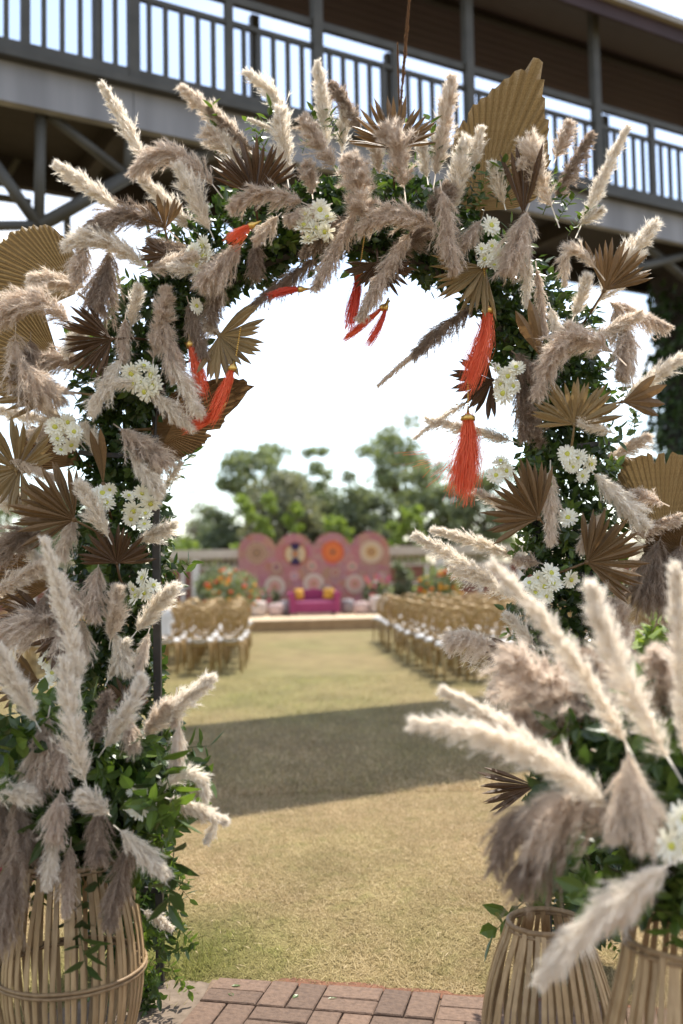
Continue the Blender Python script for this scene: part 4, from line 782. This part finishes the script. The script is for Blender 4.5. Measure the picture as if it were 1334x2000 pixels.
for a in [
 (A_, 'dark', 218, 662, 100, 122, 262, 20, -.08), (A_, 'dark', 498, 380, 106, 25, 160, 18, -.06), (A_, 'brown', 322, 448, 66, 45, 150, 10, -.04), (A_, 'brown', 770, 290, 98, 5, 178, 22, -.06), (A_, 'dark', 1022, 418, 130, 66, 112, 7, -.06), (A_, 'brown', 1180, 568, 104, 8, 112, 13, .02), (A_, 'tan', 948, 522, 118, 172, 276, 16, -.06), (A_, 'dark', 738, 512, 84, 188, 352, 20, -.03), (A_, 'dark', 962, 742, 88, 108, 262, 15, .02), (A_, 'tan', 1122, 830, 98, 4, 176, 18, -.14), (A_, 'brown', 1052, 1012, 122, 72, 204, 17, -.10), (A_, 'brown', 1146, 1098, 116, -52, 98, 18, -.12), (A_, 'brown', 145, 1015, 122, 84, 212, 16, -.12), (A_, 'tan', 32, 918, 104, 8, 150, 15, -.06), (A_, 'tan', 40, 915, 95, 175, 290, 11, -.04), (A_, 'dark', 228, 1100, 80, 2, 176, 18, -.10), (A_, 'dark', 92, 1205, 100, 130, 200, 9, -.04), (A_, 'tan', 428, 655, 104, -118, 48, 17, -.05), (A_, 'tan', 128, 765, 140, 148, 205, 8, -.02), (A_, 'dark', 250, 1385, 66, 20, 150, 12, -.06), (A_, 'dark', 1012, 1272, 74, 148, 212, 8, -.14), (A_, 'dark', 1045, 1535, 118, 156, 208, 8, -.12), (A_, 'brown', 1062, 705, 128, 108, 122, 2, -.04), (A_, 'brown', 202, 945, 110, 86, 96, 2, -.06), (A_, 'brown', 1215, 785, 90, -18, 30, 3, -.06), (A_, 'dark', 330, 500, 60, 140, 215, 7, -.05), (A_, 'brown', 75, 1330, 80, 120, 230, 9, -.02), (A_, 'dark', 120, 1240, 70, 200, 280, 7, -.1)]: finger_fan(*a)

# ---- chrysanthemums
def mum(seed):
    rs = np.random.default_rng(seed); b = MB()
    for n, r, el, w in ((20, 1.0, .12, .115), (18, .86, .42, .11), (12, .55, .72, .10)):
        for i in range(n):
            a = 6.2832 * i / n + rs.uniform(-.12, .12); e = el + rs.uniform(-.12, .12); q = r * rs.uniform(.88, 1.08); d = np.array([math.cos(a) * math.cos(e), math.sin(a) * math.cos(e), math.sin(e)]); s = np.array([-math.sin(a), math.cos(a), 0]); up = np.cross(d, s) * -1
            p0 = d * .10; p1 = d * q * .55 + up * .03; p2 = d * q * .9 + up * .02; p3 = d * q + up * .06
            b.add([p0 - s * w * .4, p0 + s * w * .4, p1 + s * w, p1 - up * .05, p1 - s * w, p2 + s * w * .8, p2 - s * w * .8, p3], [(0, 1, 2, 3), (0, 3, 4), (3, 2, 5), (4, 3, 6), (3, 5, 7, 6)])
    return b.mesh('chrysanthemum')
MUM = [mum(i) for i in range(4)]; EYE = MB().lathe([(.24, .12), (.23, .22), (.15, .28), (.001, .29)], 10).mesh('flower_centre', True)
def flower(g, x, y, r=21, dy=-.16, tilt=None):
    par, Y = GRP[g]; p = at(x, y, Y + dy); o = link('chrysanthemum', random.choice(MUM), M_PETAL, par, p - np.array(par.location)); k = r * (Y + dy) / F_PX
    d = Vector((random.gauss(0, .6), -1, random.gauss(.2, .55))) if tilt is None else Vector(tilt); o.rotation_mode = 'QUATERNION'; o.rotation_quaternion = d.to_track_quat('Z', 'Y') @ Quaternion((0, 0, 1), random.uniform(0, 6)); o.scale = (k, k, k * random.uniform(.8, 1.7))
    e = link('flower_centre', EYE, M_FCENT, o); return o
for g, pts in {'A': [(597, 420), (625, 410), (640, 428), (592, 445), (615, 447), (638, 452), (605, 470), (378, 490), (400, 480), (385, 520), (402, 505), (382, 598), (258, 728), (280, 718), (300, 735), (275, 748), (300, 755), (285, 765), (262, 750), (108, 835), (130, 825), (145, 845), (112, 860), (138, 868), (118, 880), (200, 965), (215, 955), (208, 985), (250, 970), (278, 962), (295, 980), (262, 995), (285, 1005), (282, 1025), (255, 1012), (282, 1130), (285, 1158), (268, 1165), (298, 1145), (262, 1150), (958, 441), (940, 488), (962, 482), (948, 508), (975, 498), (965, 520), (970, 722), (990, 735), (975, 750), (1000, 755), (985, 770), (1008, 720), (1108, 888), (1130, 895), (1150, 905), (1120, 912), (1140, 930), (1108, 905), (1050, 1128), (1075, 1120), (1035, 1140), (1062, 1145), (1080, 1142), (1045, 1160), (1070, 1165), (978, 905), (968, 930), (990, 920), (1110, 1012), (1112, 1130), (95, 1290), (105, 1315), (90, 1335)],
               'L': [(262, 1545), (282, 1552), (255, 1575), (275, 1580), (290, 1570)], 'R': [(1335, 1600), (1308, 1652), (1338, 1660)]}.items():
    for x, y in pts:
        r = 21 if g != 'R' else 33
        flower(g, x, y, r * random.uniform(.72, 1.2), {'A': -.21, 'L': -.18, 'R': -.24}[g] + (-.04 if y > 1100 and g == 'A' else 0))
flower('A', 926, 470, 10)

# ---- baskets of split bamboo
def basket(x, y, prof, n, label, rim_r=.008, wslat=.0155, hoops=()):
    o = empty('bamboo_basket', (x, y, 0), label, 'basket', 'bamboo baskets'); pr = np.array(prof)
    zz = np.linspace(pr[0, 1], pr[-1, 1], 12); rr = np.interp(zz, pr[:, 1], pr[:, 0])
    rr = np.convolve(np.pad(rr, 1, 'edge'), [.25, .5, .25], 'valid')
    sm = []
    for s in range(5):
        V = []; wv = random.uniform(-.004, .004)
        for i, (r, z) in enumerate(zip(rr, zz)):
            w = wslat / 2 * random.uniform(.9, 1.1); tw_ = wv * math.sin(i * .6 + s)
            V += [(r, -w + tw_, z), (r, w + tw_, z), (r - .004, w + tw_, z), (r - .004, -w + tw_, z)]
        Fc = [(i * 4 + k, i * 4 + (k + 1) % 4, i * 4 + 4 + (k + 1) % 4, i * 4 + 4 + k) for i in range(11) for k in range(4)]
        sm.append(MB().add(V, Fc).mesh('slat'))
    for i in range(n):
        q = link('slat', random.choice(sm), M_BAMBOO, o); q.rotation_euler = (random.uniform(-.012, .012), random.uniform(-.012, .012), 6.2832 * (i + random.uniform(-.22, .22)) / n)
    def ring(z, r, t, nm): MB().tube([(r * math.cos(q), r * math.sin(q), z + random.uniform(-.001, .001)) for q in np.linspace(0, 6.2832, 41)[:-1]], t, 6, closed=True).build(nm, M_BAMD, o, smooth=True)
    ring(zz[-1], rr[-1] - .002, rim_r, 'rim'); ring(zz[-1] - .014, rr[-1] + .003, rim_r * .6, 'rim'); ring(zz[0] + .008, rr[0], rim_r, 'base_ring')
    for z in hoops: r = np.interp(z, zz, rr); ring(z, r + .006, .006, 'hoop'); ring(z + .012, r + .006, .006, 'hoop'); ring(z, r - .010, .006, 'hoop')
    MB().lathe([(rr[0], .006), (.001, .006)], 20).build('bottom', M_BAMD, o)
    return o
bl = at(138, 1890, 3.3); basket(bl[0], 3.3, [(.17, 0), (.215, .12), (.238, .26), (.232, .38), (.205, .52), (.17, .64)], 50, 'round bamboo slat basket under the left arrangement', hoops=(float(bl[2]),))
bs = at(1066, 1800, 3.15); zt = float(bs[2])
basket(bs[0], 3.15, [(.19, 0), (.212, .12), (.190, .25), (.150, zt - .08), (.112, zt)], 44, 'short open-topped bamboo slat basket beside the tall one', .009)
bb = at(1352, 1900, 2.45); basket(bb[0], 2.45, [(.17, 0), (.215, .12), (.235, .26), (.225, .38), (.190, .52), (.15, .66)], 46, 'tall bamboo slat basket at the right edge, under the large arrangement', hoops=(.16,))

# ---- tassels
def tassel(pts, w, label, red=False, chain=None, n=260, Y=AY - .2, stray=0, name='tassel'):
    P = [at(x, y, Y) for x, y in pts]; o = empty(name, P[0], label, 'tassel', 'silk tassels on the arch'); P = [p - P[0] for p in P]
    R = w * .5 * Y / F_PX; rs = np.random.default_rng(int(pts[0][0])); tt = np.linspace(0, 1, 6); V = []; T = []
    a, b, c = (P[0], P[1], P[2]) if len(P) == 3 else (P[0], (P[0] + P[1]) / 2, P[1])
    ax = bez(a, 2 * b - (a + c) / 2, c, tt)
    n = int(n * 1.5); cl_ = rs.normal(size=(14, 3)) * .8
    for i in range(n):
        d = (cl_[i % 14] * .75 + rs.normal(size=3) * .42) * R * .52; l_ = rs.uniform(.74, 1.06); wav = rs.normal(size=3) * R * .16
        st_ = np.array([-1, 0, .45]) * stray * (abs(rs.normal()) ** 2 if i % 4 == 0 else 0)
        q = (ax - ax[0]) * l_ + ax[0] + d * np.clip(.16 + tt * 1.2, 0, 1.0)[:, None] + wav * np.sin(tt * 7 + i)[:, None] + st_ * (tt ** 2)[:, None]
        s = nrm(np.cross(q[-1] - q[0], rs.normal(size=3))) * .00062; k = len(V)
        for x in q: V += [x - s, x + s]
        for j in range(5): T += [[k + 2 * j, k + 2 * j + 1, k + 2 * j + 3], [k + 2 * j, k + 2 * j + 3, k + 2 * j + 2]]
    link('thread_skirt', np_mesh('thread_skirt', np.array(V), np.array(T)), M_TASSELR if red else M_TASSEL, o)
    up = nrm(ax[0] - ax[1]); cp = MB(); cp.tube([ax[0] - up * .012, ax[0] + up * .004, ax[0] + up * .012, ax[0] + up * .038], [R * .42 + .003, R * .40 + .003, .007, .0025], 10); cp.build('cap', M_GOLD, o, smooth=True)
    if chain:
        a = np.array(ax[0] + up * .04); b = at(*chain, Y) - np.array(o.location); m = int(np.linalg.norm(b - a) / .008) + 1; q = MB()
        for i in range(m + 1): q.ball(a + (b - a) * i / m, .0036, 5)
        q.build('bead_chain', M_GOLD, o, smooth=True)
    return o
tassel([(914, 815), (912, 890), (905, 962)], 62, 'orange-red tassel hanging lowest on a gold bead chain, strands blown aside', chain=(914, 745), n=640, stray=.03)
tassel([(952, 605), (945, 670), (918, 752)], 48, 'orange-red tassel draped over the dark palm fan above the lowest tassel', chain=(945, 525), n=320)
tassel([(492, 440), (470, 452), (446, 470)], 26, 'short orange-red tassel lying across the taupe plume on the left shoulder', n=160, Y=AY - .27)
tassel([(372, 672), (380, 715), (392, 768)], 38, 'orange-red tassel tucked behind the cream plume at the left of the opening', n=220, Y=AY - .2)
tassel([(455, 718), (440, 765), (418, 815)], 38, 'orange-red tassel hanging over the brown palm fan left of the opening', n=260, Y=AY - .24, chain=(470, 640))
tassel([(428, 800), (400, 822), (360, 836)], 26, 'orange-red tassel swung sideways along the edge of the brown palm fan', n=180, Y=AY - .22)
tassel([(588, 565), (560, 568), (528, 578)], 24, 'dark red tassel caught on the brown plume under the crown', True, n=160, Y=AY - .1)
tassel([(702, 532), (695, 580), (684, 636)], 32, 'red tassel hanging from a bead chain at the middle of the crown', True, chain=(712, 460), n=220, Y=AY - .12)
tassel([(748, 600), (715, 630), (676, 662)], 24, 'red-orange tassel blown sideways below the centre plume', n=170, Y=AY - .1)
tassel([(754, 600), (742, 635), (719, 673)], 17, 'thin red tassel with fine strands right of the centre plume', True, n=110, Y=AY - .12)

# ---- fallen leaves on the path
for i, (x, y, lab) in enumerate(((452, 1925, 'fallen leaf on the paver nearest the left verge'), (455, 1945, 'pale fallen leaf on the second row of pavers at left'), (582, 1942, 'fallen leaf on the pavers at the middle of the path'), (640, 1950, 'small fallen leaf on the long middle paver'))):
    p = gnd(x, y, .026); b = MB(); b.add(*leaf_blade(np.zeros(3), np.array([math.cos(i * 2.1), math.sin(i * 2.1), .12]), np.array([.1, 0, 1.]), .035, .009)); tag(b.build('fallen_leaf', M_LEAF, None, p), lab, 'leaf', 'fallen leaves on the path')
